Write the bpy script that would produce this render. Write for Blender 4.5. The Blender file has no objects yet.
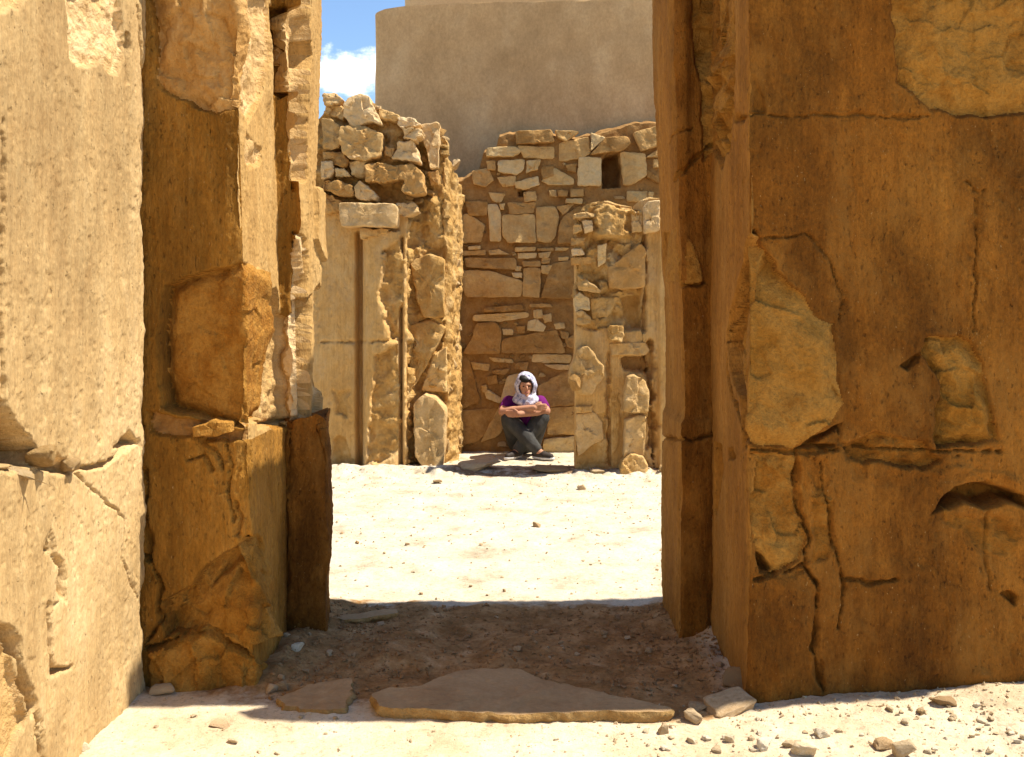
import bpy, bmesh, math, random
import numpy as np
from mathutils import Vector, Matrix

C = bpy.context
scene = C.scene
COL = scene.collection
F = 995.5            # focal length in pixels of a 35 mm lens on a 36 mm sensor, 1024 px wide
HOR = 300.0          # picture row of the horizon
EYE = 1.6

# ------------------------------------------------------------------ noise
def _hash(ix, iy, iz, seed):
    h = (ix.astype(np.int64) * 374761393 + iy.astype(np.int64) * 668265263 + iz.astype(np.int64) * 2147483647 + seed * 1274126177) & 0xFFFFFFFF
    h = ((h ^ (h >> 13)) * 1274126177) & 0xFFFFFFFF
    h = ((h ^ (h >> 15)) * 2246822519) & 0xFFFFFFFF
    h = h ^ (h >> 16)
    return h.astype(np.float64) / 4294967295.0 * 2 - 1

def vnoise(x, y, z=None, seed=0):
    x = np.asarray(x, float); y = np.asarray(y, float)
    ix = np.floor(x); iy = np.floor(y)
    fx = x - ix; fy = y - iy
    fx = fx * fx * fx * (fx * (fx * 6 - 15) + 10); fy = fy * fy * fy * (fy * (fy * 6 - 15) + 10)
    if z is None:
        zz = np.zeros_like(ix)
        a = _hash(ix, iy, zz, seed); b = _hash(ix + 1, iy, zz, seed)
        c = _hash(ix, iy + 1, zz, seed); d = _hash(ix + 1, iy + 1, zz, seed)
        return (a + (b - a) * fx) * (1 - fy) + (c + (d - c) * fx) * fy
    z = np.asarray(z, float); iz = np.floor(z); fz = z - iz
    fz = fz * fz * (3 - 2 * fz)
    out = 0
    for k, w in ((0, 1 - fz), (1, fz)):
        a = _hash(ix, iy, iz + k, seed); b = _hash(ix + 1, iy, iz + k, seed)
        c = _hash(ix, iy + 1, iz + k, seed); d = _hash(ix + 1, iy + 1, iz + k, seed)
        out = out + w * ((a + (b - a) * fx) * (1 - fy) + (c + (d - c) * fx) * fy)
    return out

def fbm(x, y, z=None, seed=0, octv=4, gain=.5):
    s = 0; a = 1; t = 0
    for o in range(octv):
        k = 2.03 ** o
        s = s + a * vnoise(x * k + 17.3 * o, y * k - 9.1 * o, None if z is None else z * k + 3.7 * o, seed + o * 13)
        t += a; a *= gain
    return s / t

def ridge(x, y, seed=0, octv=4):
    s = 0; a = 1; t = 0
    for o in range(octv):
        k = 2.1 ** o
        s = s + a * (1 - 2 * np.abs(vnoise(x * k + 5.1 * o, y * k + 2.7 * o, None, seed + o * 7)))
        t += a; a *= .5
    return s / t

def cells(x, y, seed=0):
    """broken planar facets: height from the nearest cell's own tilted plane"""
    ix = np.floor(x); iy = np.floor(y)
    best = np.full(np.shape(x), 9e9); h = np.zeros(np.shape(x))
    for dx in (-1, 0, 1):
        for dy in (-1, 0, 1):
            cx = ix + dx; cy = iy + dy; zz = np.zeros_like(cx)
            px = cx + .5 + .45 * _hash(cx, cy, zz, seed); py = cy + .5 + .45 * _hash(cx, cy, zz, seed + 1)
            d = (x - px) ** 2 + (y - py) ** 2
            hh = .5 * _hash(cx, cy, zz, seed + 2) + .8 * _hash(cx, cy, zz, seed + 3) * (x - px) + .8 * _hash(cx, cy, zz, seed + 4) * (y - py)
            m = d < best
            best = np.where(m, d, best); h = np.where(m, hh, h)
    return h

def ss(a, b, x):
    t = np.clip((x - a) / (b - a), 0, 1)
    return t * t * (3 - 2 * t)

def poly_sd(px, py, poly):
    """signed distance, positive inside"""
    n = len(poly)
    d = np.full(px.shape, 9e9); ins = np.zeros(px.shape, bool)
    for i in range(n):
        x0, y0 = poly[i]; x1, y1 = poly[(i + 1) % n]
        ex, ey = x1 - x0, y1 - y0
        L = ex * ex + ey * ey + 1e-12
        t = np.clip(((px - x0) * ex + (py - y0) * ey) / L, 0, 1)
        d = np.minimum(d, (px - x0 - t * ex) ** 2 + (py - y0 - t * ey) ** 2)
        if abs(ey) > 1e-12:
            c = ((y0 > py) != (y1 > py)) & (px < (x1 - x0) * (py - y0) / ey + x0)
            ins ^= c
    d = np.sqrt(d)
    return np.where(ins, d, -d)

def line_d(px, py, pts):
    d = np.full(px.shape, 9e9)
    for (x0, y0), (x1, y1) in zip(pts, pts[1:]):
        ex, ey = x1 - x0, y1 - y0
        L = ex * ex + ey * ey + 1e-12
        t = np.clip(((px - x0) * ex + (py - y0) * ey) / L, 0, 1)
        d = np.minimum(d, (px - x0 - t * ex) ** 2 + (py - y0 - t * ey) ** 2)
    return np.sqrt(d)

def zc(pts, ox, oy, k):
    return [(ox + x / k, oy + y / k) for x, y in pts]

# ------------------------------------------------------------------ mesh helpers
def mesh_np(name, V, Q, mat, parent=None, smooth=True, tris=None, ngon=None, sharp=None):
    me = bpy.data.meshes.new(name)
    V = np.asarray(V, np.float32)
    faces = []
    nl = 0
    starts = []; totals = []; idx = []
    if Q is not None and len(Q):
        Q = np.asarray(Q, np.int32); idx.append(Q.ravel()); starts.append(np.arange(len(Q)) * 4); totals.append(np.full(len(Q), 4)); nl += Q.size
    if tris is not None and len(tris):
        T = np.asarray(tris, np.int32); idx.append(T.ravel()); starts.append(nl + np.arange(len(T)) * 3); totals.append(np.full(len(T), 3)); nl += T.size
    if ngon is not None:
        for g in ngon:
            g = np.asarray(g, np.int32); idx.append(g); starts.append(np.array([nl])); totals.append(np.array([len(g)])); nl += len(g)
    idx = np.concatenate(idx).astype(np.int32); starts = np.concatenate(starts).astype(np.int32); totals = np.concatenate(totals).astype(np.int32)
    me.vertices.add(len(V)); me.vertices.foreach_set('co', V.ravel())
    me.loops.add(len(idx)); me.loops.foreach_set('vertex_index', idx)
    me.polygons.add(len(starts)); me.polygons.foreach_set('loop_start', starts); me.polygons.foreach_set('loop_total', totals)
    me.update(calc_edges=True); me.validate()
    me.polygons.foreach_set('use_smooth', np.full(len(me.polygons), bool(smooth)))
    if sharp: me.set_sharp_from_angle(angle=math.radians(sharp))
    if mat: me.materials.append(mat)
    return link(name, me, parent)

def link(name, me, parent=None):
    o = bpy.data.objects.new(name, me)
    COL.objects.link(o)
    if parent: o.parent = parent
    return o

def tag(o, label=None, cat=None, group=None, kind=None):
    if label: o['label'] = label
    if cat: o['category'] = cat
    if group: o['group'] = group
    if kind: o['kind'] = kind
    return o

def thing(name, label, cat, loc=(0, 0, 0), group=None):
    o = bpy.data.objects.new(name, None); COL.objects.link(o)
    o.location = loc; o.empty_display_size = .2
    return tag(o, label, cat, group)

def rebase(root, base):
    """put a thing's origin at its base, its geometry where it was"""
    bx = Vector(base)
    def shift(o):
        if o.type == 'MESH': o.data.transform(Matrix.Translation(-bx))
        for c in o.children: shift(c)
    shift(root); root.location = bx

# ------------------------------------------------------------------ materials
def mat(name, cols, scale=3., stretch=1., fine=60., bump=.4, bumpd=.012, var=0., pits=0., rough=.95, contrast=.5, mid=14., dust=None, streak=0., specks=None, stain=None, grit=.5):
    m = bpy.data.materials.new(name); m.use_nodes = True
    nt = m.node_tree; N = nt.nodes; L = nt.links
    b = N['Principled BSDF']; b.inputs['Roughness'].default_value = rough; b.inputs['Specular IOR Level'].default_value = .15
    tc = N.new('ShaderNodeTexCoord'); mp = N.new('ShaderNodeMapping'); mp.inputs['Scale'].default_value = (1, 1, stretch)
    L.new(tc.outputs['Object'], mp.inputs['Vector'])
    vec = mp.outputs['Vector']
    oi = N.new('ShaderNodeObjectInfo')
    if var:
        ad = N.new('ShaderNodeVectorMath'); ad.operation = 'MULTIPLY_ADD'
        L.new(oi.outputs['Random'], ad.inputs[0]); ad.inputs[1].default_value = (37, 19, 23); L.new(vec, ad.inputs[2]); vec = ad.outputs[0]
    def noise(s, det=5, r=.6, v=None):
        n = N.new('ShaderNodeTexNoise'); n.inputs['Scale'].default_value = s; n.inputs['Detail'].default_value = det; n.inputs['Roughness'].default_value = r
        L.new(v or vec, n.inputs['Vector']); return n.outputs['Fac']
    def math_(op, a, bb, c=None):
        n = N.new('ShaderNodeMath'); n.operation = op
        for i, q in enumerate((a, bb, c)):
            if q is None: continue
            if isinstance(q, (int, float)): n.inputs[i].default_value = q
            else: L.new(q, n.inputs[i])
        return n.outputs[0]
    big = noise(scale, 6, .62); md = noise(mid, 6, .7); fn = noise(fine, 4, .7)
    f = math_('ADD', math_('MULTIPLY', big, .62), math_('MULTIPLY', md, .38))
    if var:
        f = math_('ADD', f, math_('MULTIPLY', math_('SUBTRACT', oi.outputs['Random'], .5), var))
    cr = N.new('ShaderNodeValToRGB'); e = cr.color_ramp.elements
    lo, hi = .5 - contrast * .36, .5 + contrast * .36
    while len(e) < len(cols): e.new(.5)
    for i, c in enumerate(cols):
        e[i].position = lo + (hi - lo) * i / max(1, len(cols) - 1); e[i].color = (*c, 1)
    L.new(f, cr.inputs['Fac'])
    hs = N.new('ShaderNodeHueSaturation'); L.new(cr.outputs['Color'], hs.inputs['Color'])
    v = math_('ADD', math_('MULTIPLY', fn, grit), 1 - grit / 2)
    if pits:
        pm = N.new('ShaderNodeMapping'); pm.inputs['Scale'].default_value = (1, 1, .45); L.new(tc.outputs['Object'], pm.inputs['Vector'])
        pn = noise(75, 3, .6, pm.outputs['Vector'])
        mr = N.new('ShaderNodeMapRange'); mr.inputs['From Min'].default_value = .63; mr.inputs['From Max'].default_value = .74
        L.new(pn, mr.inputs['Value']); pit = mr.outputs['Result']
    if streak:
        sm = N.new('ShaderNodeMapping'); sm.inputs['Scale'].default_value = (1, 1, .05); L.new(tc.outputs['Object'], sm.inputs['Vector'])
        st = noise(55, 4, .7, sm.outputs['Vector'])
        v = math_('MULTIPLY', v, math_('ADD', math_('MULTIPLY', st, streak * 2), 1 - streak))
    if stain:
        sn_ = noise(stain[0], 7, .68); m4 = N.new('ShaderNodeMapRange'); m4.interpolation_type = 'SMOOTHSTEP'
        m4.inputs['From Min'].default_value = .36; m4.inputs['From Max'].default_value = .64; m4.inputs['To Min'].default_value = stain[1]; m4.inputs['To Max'].default_value = stain[2]
        L.new(sn_, m4.inputs['Value']); v = math_('MULTIPLY', v, m4.outputs['Result'])
    if pits: v = math_('MULTIPLY', v, math_('SUBTRACT', 1, math_('MULTIPLY', pit, .35)))  # pits darkened in the colour too, as shadow inside the holes
    L.new(v, hs.inputs['Value'])
    col = hs.outputs['Color']
    if dust:
        geo = N.new('ShaderNodeNewGeometry'); dn = noise(5, 6, .7)
        mr2 = N.new('ShaderNodeMapRange'); mr2.inputs['From Min'].default_value = .5; mr2.inputs['From Max'].default_value = .68
        L.new(dn, mr2.inputs['Value'])
        mx = N.new('ShaderNodeMix'); mx.data_type = 'RGBA'; L.new(math_('MULTIPLY', mr2.outputs['Result'], .7), mx.inputs['Factor'])
        L.new(col, mx.inputs['A']); mx.inputs['B'].default_value = (*dust, 1); col = mx.outputs['Result']
    if specks:
        sn = noise(120, 2, .5); m3 = N.new('ShaderNodeMapRange'); m3.inputs['From Min'].default_value = .71; m3.inputs['From Max'].default_value = .76; L.new(sn, m3.inputs['Value'])
        mx3 = N.new('ShaderNodeMix'); mx3.data_type = 'RGBA'; L.new(math_('MULTIPLY', m3.outputs['Result'], .7), mx3.inputs['Factor']); L.new(col, mx3.inputs['A']); mx3.inputs['B'].default_value = (*specks, 1); col = mx3.outputs['Result']
    L.new(col, b.inputs['Base Color'])
    hgt = math_('ADD', math_('MULTIPLY', fn, .6), math_('MULTIPLY', md, 1.0))
    if streak: hgt = math_('ADD', hgt, math_('MULTIPLY', st, .5))
    if pits: hgt = math_('SUBTRACT', hgt, math_('MULTIPLY', pit, pits))
    bp = N.new('ShaderNodeBump'); bp.inputs['Strength'].default_value = bump; bp.inputs['Distance'].default_value = bumpd
    L.new(hgt, bp.inputs['Height']); L.new(bp.outputs['Normal'], b.inputs['Normal'])
    return m

M = {}
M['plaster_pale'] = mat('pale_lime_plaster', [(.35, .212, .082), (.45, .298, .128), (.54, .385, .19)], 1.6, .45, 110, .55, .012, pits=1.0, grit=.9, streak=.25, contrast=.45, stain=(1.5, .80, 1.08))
M['plaster_sunlit_tint'] = mat('painted_sunlight_plaster', [(.32, .175, .052), (.43, .255, .085), (.50, .32, .125)], 2.6, .35, 80, .8, .014, pits=.8, streak=.3)  # same plaster as the left pier, paled to paint in sunlight
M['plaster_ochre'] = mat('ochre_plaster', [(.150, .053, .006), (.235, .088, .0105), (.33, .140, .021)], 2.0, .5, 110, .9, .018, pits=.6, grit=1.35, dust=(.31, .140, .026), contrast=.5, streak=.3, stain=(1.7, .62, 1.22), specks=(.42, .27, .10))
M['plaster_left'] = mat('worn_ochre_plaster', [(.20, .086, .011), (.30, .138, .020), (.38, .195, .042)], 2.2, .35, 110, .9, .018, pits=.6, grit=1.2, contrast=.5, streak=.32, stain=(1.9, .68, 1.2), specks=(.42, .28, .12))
M['plaster_bounce_tint'] = mat('painted_bounce_light_plaster', [(.24, .100, .016), (.36, .165, .030), (.44, .23, .055)], 2.6, .35, 100, .9, .018, pits=.6, grit=1.1, streak=.3, stain=(2.2, .78, 1.15))  # right pier plaster again, brightened to paint in light bounced off the courtyard
M['ochre_crumb'] = mat('crumbling_ochre', [(.17, .062, .007), (.28, .112, .014), (.38, .175, .03)], 7, 1, 40, 1., .03, contrast=.6)
M['stone_gold'] = mat('golden_sandstone', [(.20, .080, .010), (.34, .152, .021), (.45, .225, .044), (.30, .120, .014), (.48, .255, .06)], 3, .8, 70, 1., .030, var=.15, contrast=.7, grit=1.0)
M['stone_pale'] = mat('pale_limestone', [(.45, .275, .10), (.60, .395, .175), (.70, .505, .27)], 5, 1, 45, .9, .022, var=.3)
M['stone_wall'] = mat('brown_fieldstone', [(.33, .17, .048), (.49, .285, .098), (.60, .385, .15), (.66, .48, .235)], 4, 1, 40, .9, .02, var=.5, contrast=.7)
M['mortar'] = mat('mud_mortar', [(.21, .10, .028), (.32, .168, .052), (.41, .24, .088)], 5, 1, 50, .9, .02)
M['ruin_plaster'] = mat('ruined_wall_plaster', [(.42, .235, .070), (.55, .33, .115), (.63, .42, .18)], 3, .6, 50, .8, .018, dust=(.54, .37, .18), streak=.3)
M['ruin_core'] = mat('ruined_wall_core', [(.36, .185, .048), (.50, .29, .09), (.63, .43, .19)], 6, .8, 30, 1., .03)
M['big_wall'] = mat('smooth_mud_render', [(.33, .205, .092), (.48, .31, .148), (.60, .42, .225)], 1.5, .7, 40, .5, .012, mid=5, contrast=.6, stain=(.9, .94, 1.12))
M['big_wall_upper'] = mat('tan_render', [(.50, .34, .18), (.56, .40, .22)], 1.3, 1, 40, .3, .008)
M['slab'] = mat('threshold_slab_stone', [(.29, .175, .080), (.40, .255, .12), (.50, .34, .17)], 3, 1, 60, .5, .008)
M['slab_edge'] = mat('threshold_slab_broken_edge', [(.24, .125, .035), (.36, .21, .07), (.46, .30, .12)], 9, 1, 60, 1., .02)
M['pebble'] = mat('loose_stone', [(.44, .32, .18), (.58, .46, .29), (.69, .59, .42)], 9, 1, 60, .6, .012, var=.5)
M['earth_crumb_shade_tint'] = mat('shade_darkened_earth_crumbs', [(.17, .085, .032), (.30, .17, .07), (.44, .29, .15)], 9, 1, 60, .6, .012, mid=22, contrast=.9)  # brown crumbs, darkened beyond the gravel for the gateway's shade
M['stone_amber'] = mat('shade_tinted_broken_stone', [(.31, .155, .038), (.48, .265, .082), (.60, .39, .165)], 5, .8, 50, .9, .022, contrast=.7)
M['pebble_dark'] = mat('loose_brown_stone', [(.30, .19, .09), (.42, .28, .14), (.52, .37, .21)], 9, 1, 60, .6, .012, var=.5)
M['skin'] = mat('sunburnt_skin', [(.40, .19, .11), (.50, .26, .155)], 8, 1, 60, .1, .003, rough=.6)
M['denim'] = mat('dark_grey_denim', [(.030, .030, .028), (.055, .053, .048), (.11, .105, .095)], 9, .5, 120, .4, .006, contrast=.7)
M['purple'] = mat('purple_cotton', [(.10, .008, .085), (.16, .014, .14)], 9, 1, 120, .3, .006)
M['scarf'] = mat('lilac_white_cotton', [(.13, .14, .24), (.36, .36, .47), (.58, .56, .64), (.66, .64, .68)], 24, 1, 140, .5, .008, mid=55, contrast=.36)
M['hair'] = mat('black_hair', [(.010, .008, .007), (.02, .016, .013)], 30, .3, 120, .5, .006, rough=.5)
M['shoe'] = mat('dark_shoe_leather', [(.03, .022, .018), (.06, .045, .035)], 20, 1, 90, .3, .004, rough=.6)
M['sole'] = mat('white_shoe_rubber', [(.55, .54, .52), (.68, .66, .63)], 20, 1, 90, .2, .004, rough=.6)
M['eye'] = mat('dark_eye', [(.015, .01, .008), (.03, .02, .015)], 20, 1, 90, .0, .001, rough=.3)
M['lip'] = mat('lip_skin', [(.30, .10, .075), (.36, .13, .10)], 20, 1, 90, .1, .001, rough=.5)

# ------------------------------------------------------------------ relief walls
class Relief:
    """a wall surface swept along a plan line (outward on the right of travel), pushed out and in by a height field"""
    def __init__(self, plan, dus, zrows, rounding=2, lean=0., ztop=None, seed=1):
        self.plan = [np.array(p, float) for p in plan]
        P = []; S = []; G = []; s0 = 0; self.seg0 = []; self.segL = []
        for i, (a, b) in enumerate(zip(self.plan, self.plan[1:])):
            L = np.linalg.norm(b - a); n = max(1, int(math.ceil(L / dus[i])))
            t = np.arange(n) / n
            P.append(a + (b - a) * t[:, None]); S.append(s0 + L * t); G.append(np.full(n, i))
            self.seg0.append(s0); self.segL.append(L); s0 += L
        P.append(self.plan[-1][None]); S.append([s0]); G.append([len(dus) - 1])
        P = np.concatenate(P); self.s = np.concatenate(S); self.seg = np.concatenate(G)
        for _ in range(rounding):
            Q = P.copy(); Q[1:-1] = .25 * P[:-2] + .5 * P[1:-1] + .25 * P[2:]; P = Q
        T = np.empty_like(P); T[1:-1] = P[2:] - P[:-2]; T[0] = P[1] - P[0]; T[-1] = P[-1] - P[-2]
        T /= np.linalg.norm(T, axis=1)[:, None] + 1e-12
        self.P = P; self.N = np.stack([T[:, 1], -T[:, 0]], 1)
        self.z = np.asarray(zrows, float)
        self.S, self.Z = np.meshgrid(self.s, self.z)
        self.H = np.zeros_like(self.S); self.part = np.zeros(self.S.shape, int)
        self.lean = lean; self.seed = seed; self.ztop = ztop; self.pm = {}
        if ztop is not None:                          # rows squeezed under an uneven top
            zt = ztop(self.s, self.seg)[None, :]
            f = (self.Z - self.z[0]) / (self.z[-1] - self.z[0])
            self.Z = self.z[0] + f * (zt - self.z[0])
        self.SG = np.broadcast_to(self.seg[None, :], self.S.shape)

    def q(self, seg, pts):
        a, b = self.plan[seg], self.plan[seg + 1]; e = b - a; out = []
        for px, py in pts:
            k = (px - 512) / F                         # X = k * Y
            den = e[0] - k * e[1]
            t = (k * a[1] - a[0]) / den
            Y = a[1] + t * e[1]; z = EYE - (py - HOR) * Y / F
            if self.lean: t = (k * a[1] - a[0] - self.lean * z) / den
            out.append((self.seg0[seg] + t * self.segL[seg], z))
        return out

    def win(self, pts, pad):
        xs = [p[0] for p in pts]; ys = [p[1] for p in pts]
        i0 = np.searchsorted(self.s, min(xs) - pad); i1 = np.searchsorted(self.s, max(xs) + pad)
        if self.ztop is None:
            j0 = np.searchsorted(self.z, min(ys) - pad); j1 = np.searchsorted(self.z, max(ys) + pad)
        else: j0, j1 = 0, len(self.z)
        return slice(j0, j1), slice(i0, i1)

    def plaster(self, amp=1., streak=1., seed=0):
        S, Z = self.S, self.Z
        self.H += amp * (.016 * fbm(S * 1.6, Z * 1.1, None, 5 + seed, 3) + .006 * fbm(S * 7, Z * 4, None, 9 + seed, 4))
        self.H += streak * .0022 * fbm(S * 55, Z * 9, None, 21 + seed, 3)
        self.H += amp * .0036 * fbm(S * 45, Z * 38, None, 27 + seed, 3, .7)
        sp = -.10 + vnoise(S * 34, Z * 22, None, 33 + seed) + .6 * vnoise(S * 70, Z * 40, None, 35 + seed) + .5 * vnoise(S * 3, Z * 2, None, 36 + seed)
        self.H -= amp * .006 * ss(.75, 1.05, sp)
        sc = fbm(S * 5, Z * 3.2, None, 39 + seed, 5, .6)          # shallow flaked skin
        self.H -= amp * .0035 * ss(.10, .14, sc)

    def corners(self, amp=.02, w=.03, seed=0):
        for s0 in self.seg0[1:]:
            k = np.exp(-((self.S - s0) / w) ** 2)
            self.H -= amp * k * (.5 + .9 * fbm(self.Z * 5, self.S * 6, None, 77 + seed, 4))

    def patch(self, poly, depth=.03, rough=.02, edge=.012, jag=.018, bulge=0., bw=.08, tilt=(0, 0), part=1, freq=7., facet=.0, keep=0., lip=0., seed=None):
        if seed is None: self.seed += 11; seed = self.seed
        w = self.win(poly, .08); S = self.S[w]; Z = self.Z[w]
        if S.size == 0: return
        sd = poly_sd(S, Z, poly) + jag * fbm(S * 15, Z * 15, None, seed, 3) + jag * .8 * fbm(S * 5, Z * 5, None, seed + 3, 2)
        m = ss(0, edge, sd)
        cs = sum(p[0] for p in poly) / len(poly); cz = sum(p[1] for p in poly) / len(poly)
        wx = S + .03 * fbm(S * 6, Z * 6, None, seed + 5, 3); wz = Z + .03 * fbm(S * 6, Z * 6, None, seed + 6, 3)
        st = -depth + bulge * ss(0, bw, sd) + rough * (1.1 * fbm(wx * freq, wz * freq, None, seed + 7, 5, .55) + .5 * ridge(wx * freq * .6, wz * freq * .6, seed + 8, 4) - .1)
        if facet: st = st + facet * cells(wx * 9, wz * 9, seed + 9)
        st = st + tilt[0] * (S - cs) + tilt[1] * (Z - cz)
        if keep: st = st + keep * self.H[w]
        H = self.H[w]
        if lip: H = H + lip * np.exp(-((sd + .012) / .014) ** 2) * (sd < .004)
        self.H[w] = H * (1 - m) + st * m
        if part:
            pid = len(self.pm) + 1; self.pm[pid] = part
            self.part[w] = np.where(sd > edge * .7, pid, self.part[w])

    def crack(self, pts, w=.008, depth=.03, jag=.012, seed=None):
        if seed is None: self.seed += 11; seed = self.seed
        ww = self.win(pts, .08); S = self.S[ww]; Z = self.Z[ww]
        if S.size == 0: return
        jx = jag * fbm(S * 18, Z * 18, None, seed, 4); jz = jag * fbm(S * 18, Z * 18, None, seed + 4, 4)
        d = line_d(S + jx, Z + jz, pts)
        wv = np.maximum(w * (.75 + 1.5 * fbm(S * 11, Z * 11, None, seed + 8, 3)), .003)
        d = d + .004 * fbm(S * 60, Z * 60, None, seed + 12, 2)
        self.H[ww] -= depth * np.clip(1.25 - d / wv, 0, 1)
        sp = d - .05 * np.maximum(0, fbm(S * 10, Z * 10, None, seed + 15, 3) - .12) - w * .6   # spalled lips
        k = ss(.004, -.002, sp)
        self.H[ww] -= k * min(.35 * depth, .012) * (1 + .9 * fbm(S * 30, Z * 30, None, seed + 17, 3))

    def build(self, name, mats, partnames, parent=None, cap='ngon', capd=.4, caprise=.0):
        """mats: {part id: material}; part 0 becomes the returned object, the others its children"""
        nz, ns = self.S.shape
        V = np.empty((nz, ns, 3))
        V[..., 0] = self.P[None, :, 0] + self.N[None, :, 0] * self.H + self.lean * self.Z
        V[..., 1] = self.P[None, :, 1] + self.N[None, :, 1] * self.H
        V[..., 2] = self.Z
        V = V.reshape(-1, 3)
        I = np.arange(nz * ns).reshape(nz, ns)
        Q = np.stack([I[:-1, :-1], I[:-1, 1:], I[1:, 1:], I[1:, :-1]], -1).reshape(-1, 4)
        pid = self.part[:-1, :-1].ravel()
        root = None
        for p_id in [0] + sorted(self.pm):
            p = self.pm.get(p_id, 0); q = Q[pid == p_id]
            if not len(q): continue
            u, inv = np.unique(q, return_inverse=True); VV = V[u]; q = inv.reshape(-1, 4)
            extra = None
            if p_id == 0 and cap:
                top = V[I[-1]]
                if cap == 'ngon':
                    base = len(VV); VV = np.concatenate([VV, top]); extra = [list(range(base, base + ns))]
                elif cap == 'back':
                    base = len(VV); rows = [top]
                    for t in (.12, .3, .55, .8, 1.):
                        r = top.copy(); r[:, 1] += capd * t
                        r[:, 2] += caprise * t + .03 * fbm(top[:, 0] * 6, top[:, 0] * 0 + t * 5, None, 3, 3); rows.append(r)
                    VV = np.concatenate([VV] + rows); J = base + np.arange(len(rows) * ns).reshape(len(rows), ns)
                    q = np.concatenate([q, np.stack([J[:-1, :-1], J[:-1, 1:], J[1:, 1:], J[1:, :-1]], -1).reshape(-1, 4)])
                elif cap == 'dome':
                    base = len(VV); c = top.mean(0); rows = [top]
                    for t in (.1, .25, .45, .7, .97):
                        r = top + (c - top) * t * np.array([1, 1, .6])
                        r[:, 2] += .05 * fbm(r[:, 0] * 7, r[:, 1] * 7, None, 5, 4) * min(1, t * 4); rows.append(r)
                    VV = np.concatenate([VV] + rows); J = base + np.arange(len(rows) * ns).reshape(len(rows), ns)
                    q = np.concatenate([q, np.stack([J[:-1, :-1], J[:-1, 1:], J[1:, 1:], J[1:, :-1]], -1).reshape(-1, 4)])
            o = mesh_np(partnames[p], VV, q, mats[p], parent if p_id == 0 else root, ngon=extra)
            if p_id == 0: root = o
        return root

def rows(z0, z1, dz, z2=None, dz2=.1):
    a = np.arange(z0, z1, dz)
    if z2: a = np.concatenate([a, np.arange(z1, z2 + 1e-6, dz2)])
    return a

# ------------------------------------------------------------------ rocks
def rock_mesh(name, seed, material, n=14, rough=.07, sub=2, boxy=.6):
    r = random.Random(seed)
    bm = bmesh.new()
    for _ in range(n):
        v = Vector((r.gauss(0, 1), r.gauss(0, 1), r.gauss(0, 1))).normalized()
        v = Vector([math.copysign(abs(c) ** boxy, c) for c in v]) * r.uniform(.78, 1.05)
        bm.verts.new(v * .5)
    h = bmesh.ops.convex_hull(bm, input=bm.verts)
    bmesh.ops.delete(bm, geom=[g for g in h['geom_interior'] if isinstance(g, bmesh.types.BMVert)], context='VERTS')
    bmesh.ops.delete(bm, geom=[v for v in bm.verts if not v.link_faces], context='VERTS')
    bmesh.ops.dissolve_limit(bm, angle_limit=.12, verts=bm.verts[:], edges=bm.edges[:])
    bmesh.ops.bevel(bm, geom=bm.edges[:], offset=.035, segments=1, affect='EDGES', profile=.5)
    bmesh.ops.triangulate(bm, faces=bm.faces[:])
    bmesh.ops.subdivide_edges(bm, edges=bm.edges[:], cuts=sub, use_grid_fill=True)
    co = np.array([v.co[:] for v in bm.verts])
    d = rough * fbm(co[:, 0] * 4 + seed, co[:, 1] * 4, co[:, 2] * 4, seed, 4) + rough * .5 * fbm(co[:, 0] * 11, co[:, 1] * 11 + seed, co[:, 2] * 11, seed, 3)
    bm.normal_update()
    for v, k in zip(bm.verts, d): v.co += v.normal * float(k)
    bm.normal_update()
    me = bpy.data.meshes.new(name); bm.to_mesh(me); bm.free()
    me.polygons.foreach_set('use_smooth', np.ones(len(me.polygons), bool)); me.set_sharp_from_angle(angle=math.radians(40))
    me.materials.append(material)
    return me

ROCKS = {}
def rock(name, loc, size, seed, material='pebble', parent=None, rot=None, **kw):
    key = (seed % 23, material, tuple(sorted(kw.items())))
    if key not in ROCKS: ROCKS[key] = rock_mesh(name, 100 + seed % 23, M[material], **kw)
    o = link(name, ROCKS[key], parent)
    r = random.Random(seed)
    o.location = loc; o.scale = size
    o.rotation_euler = rot if rot else (r.uniform(-.25, .25), r.uniform(-.25, .25), r.uniform(0, 6.28))
    return o

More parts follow.
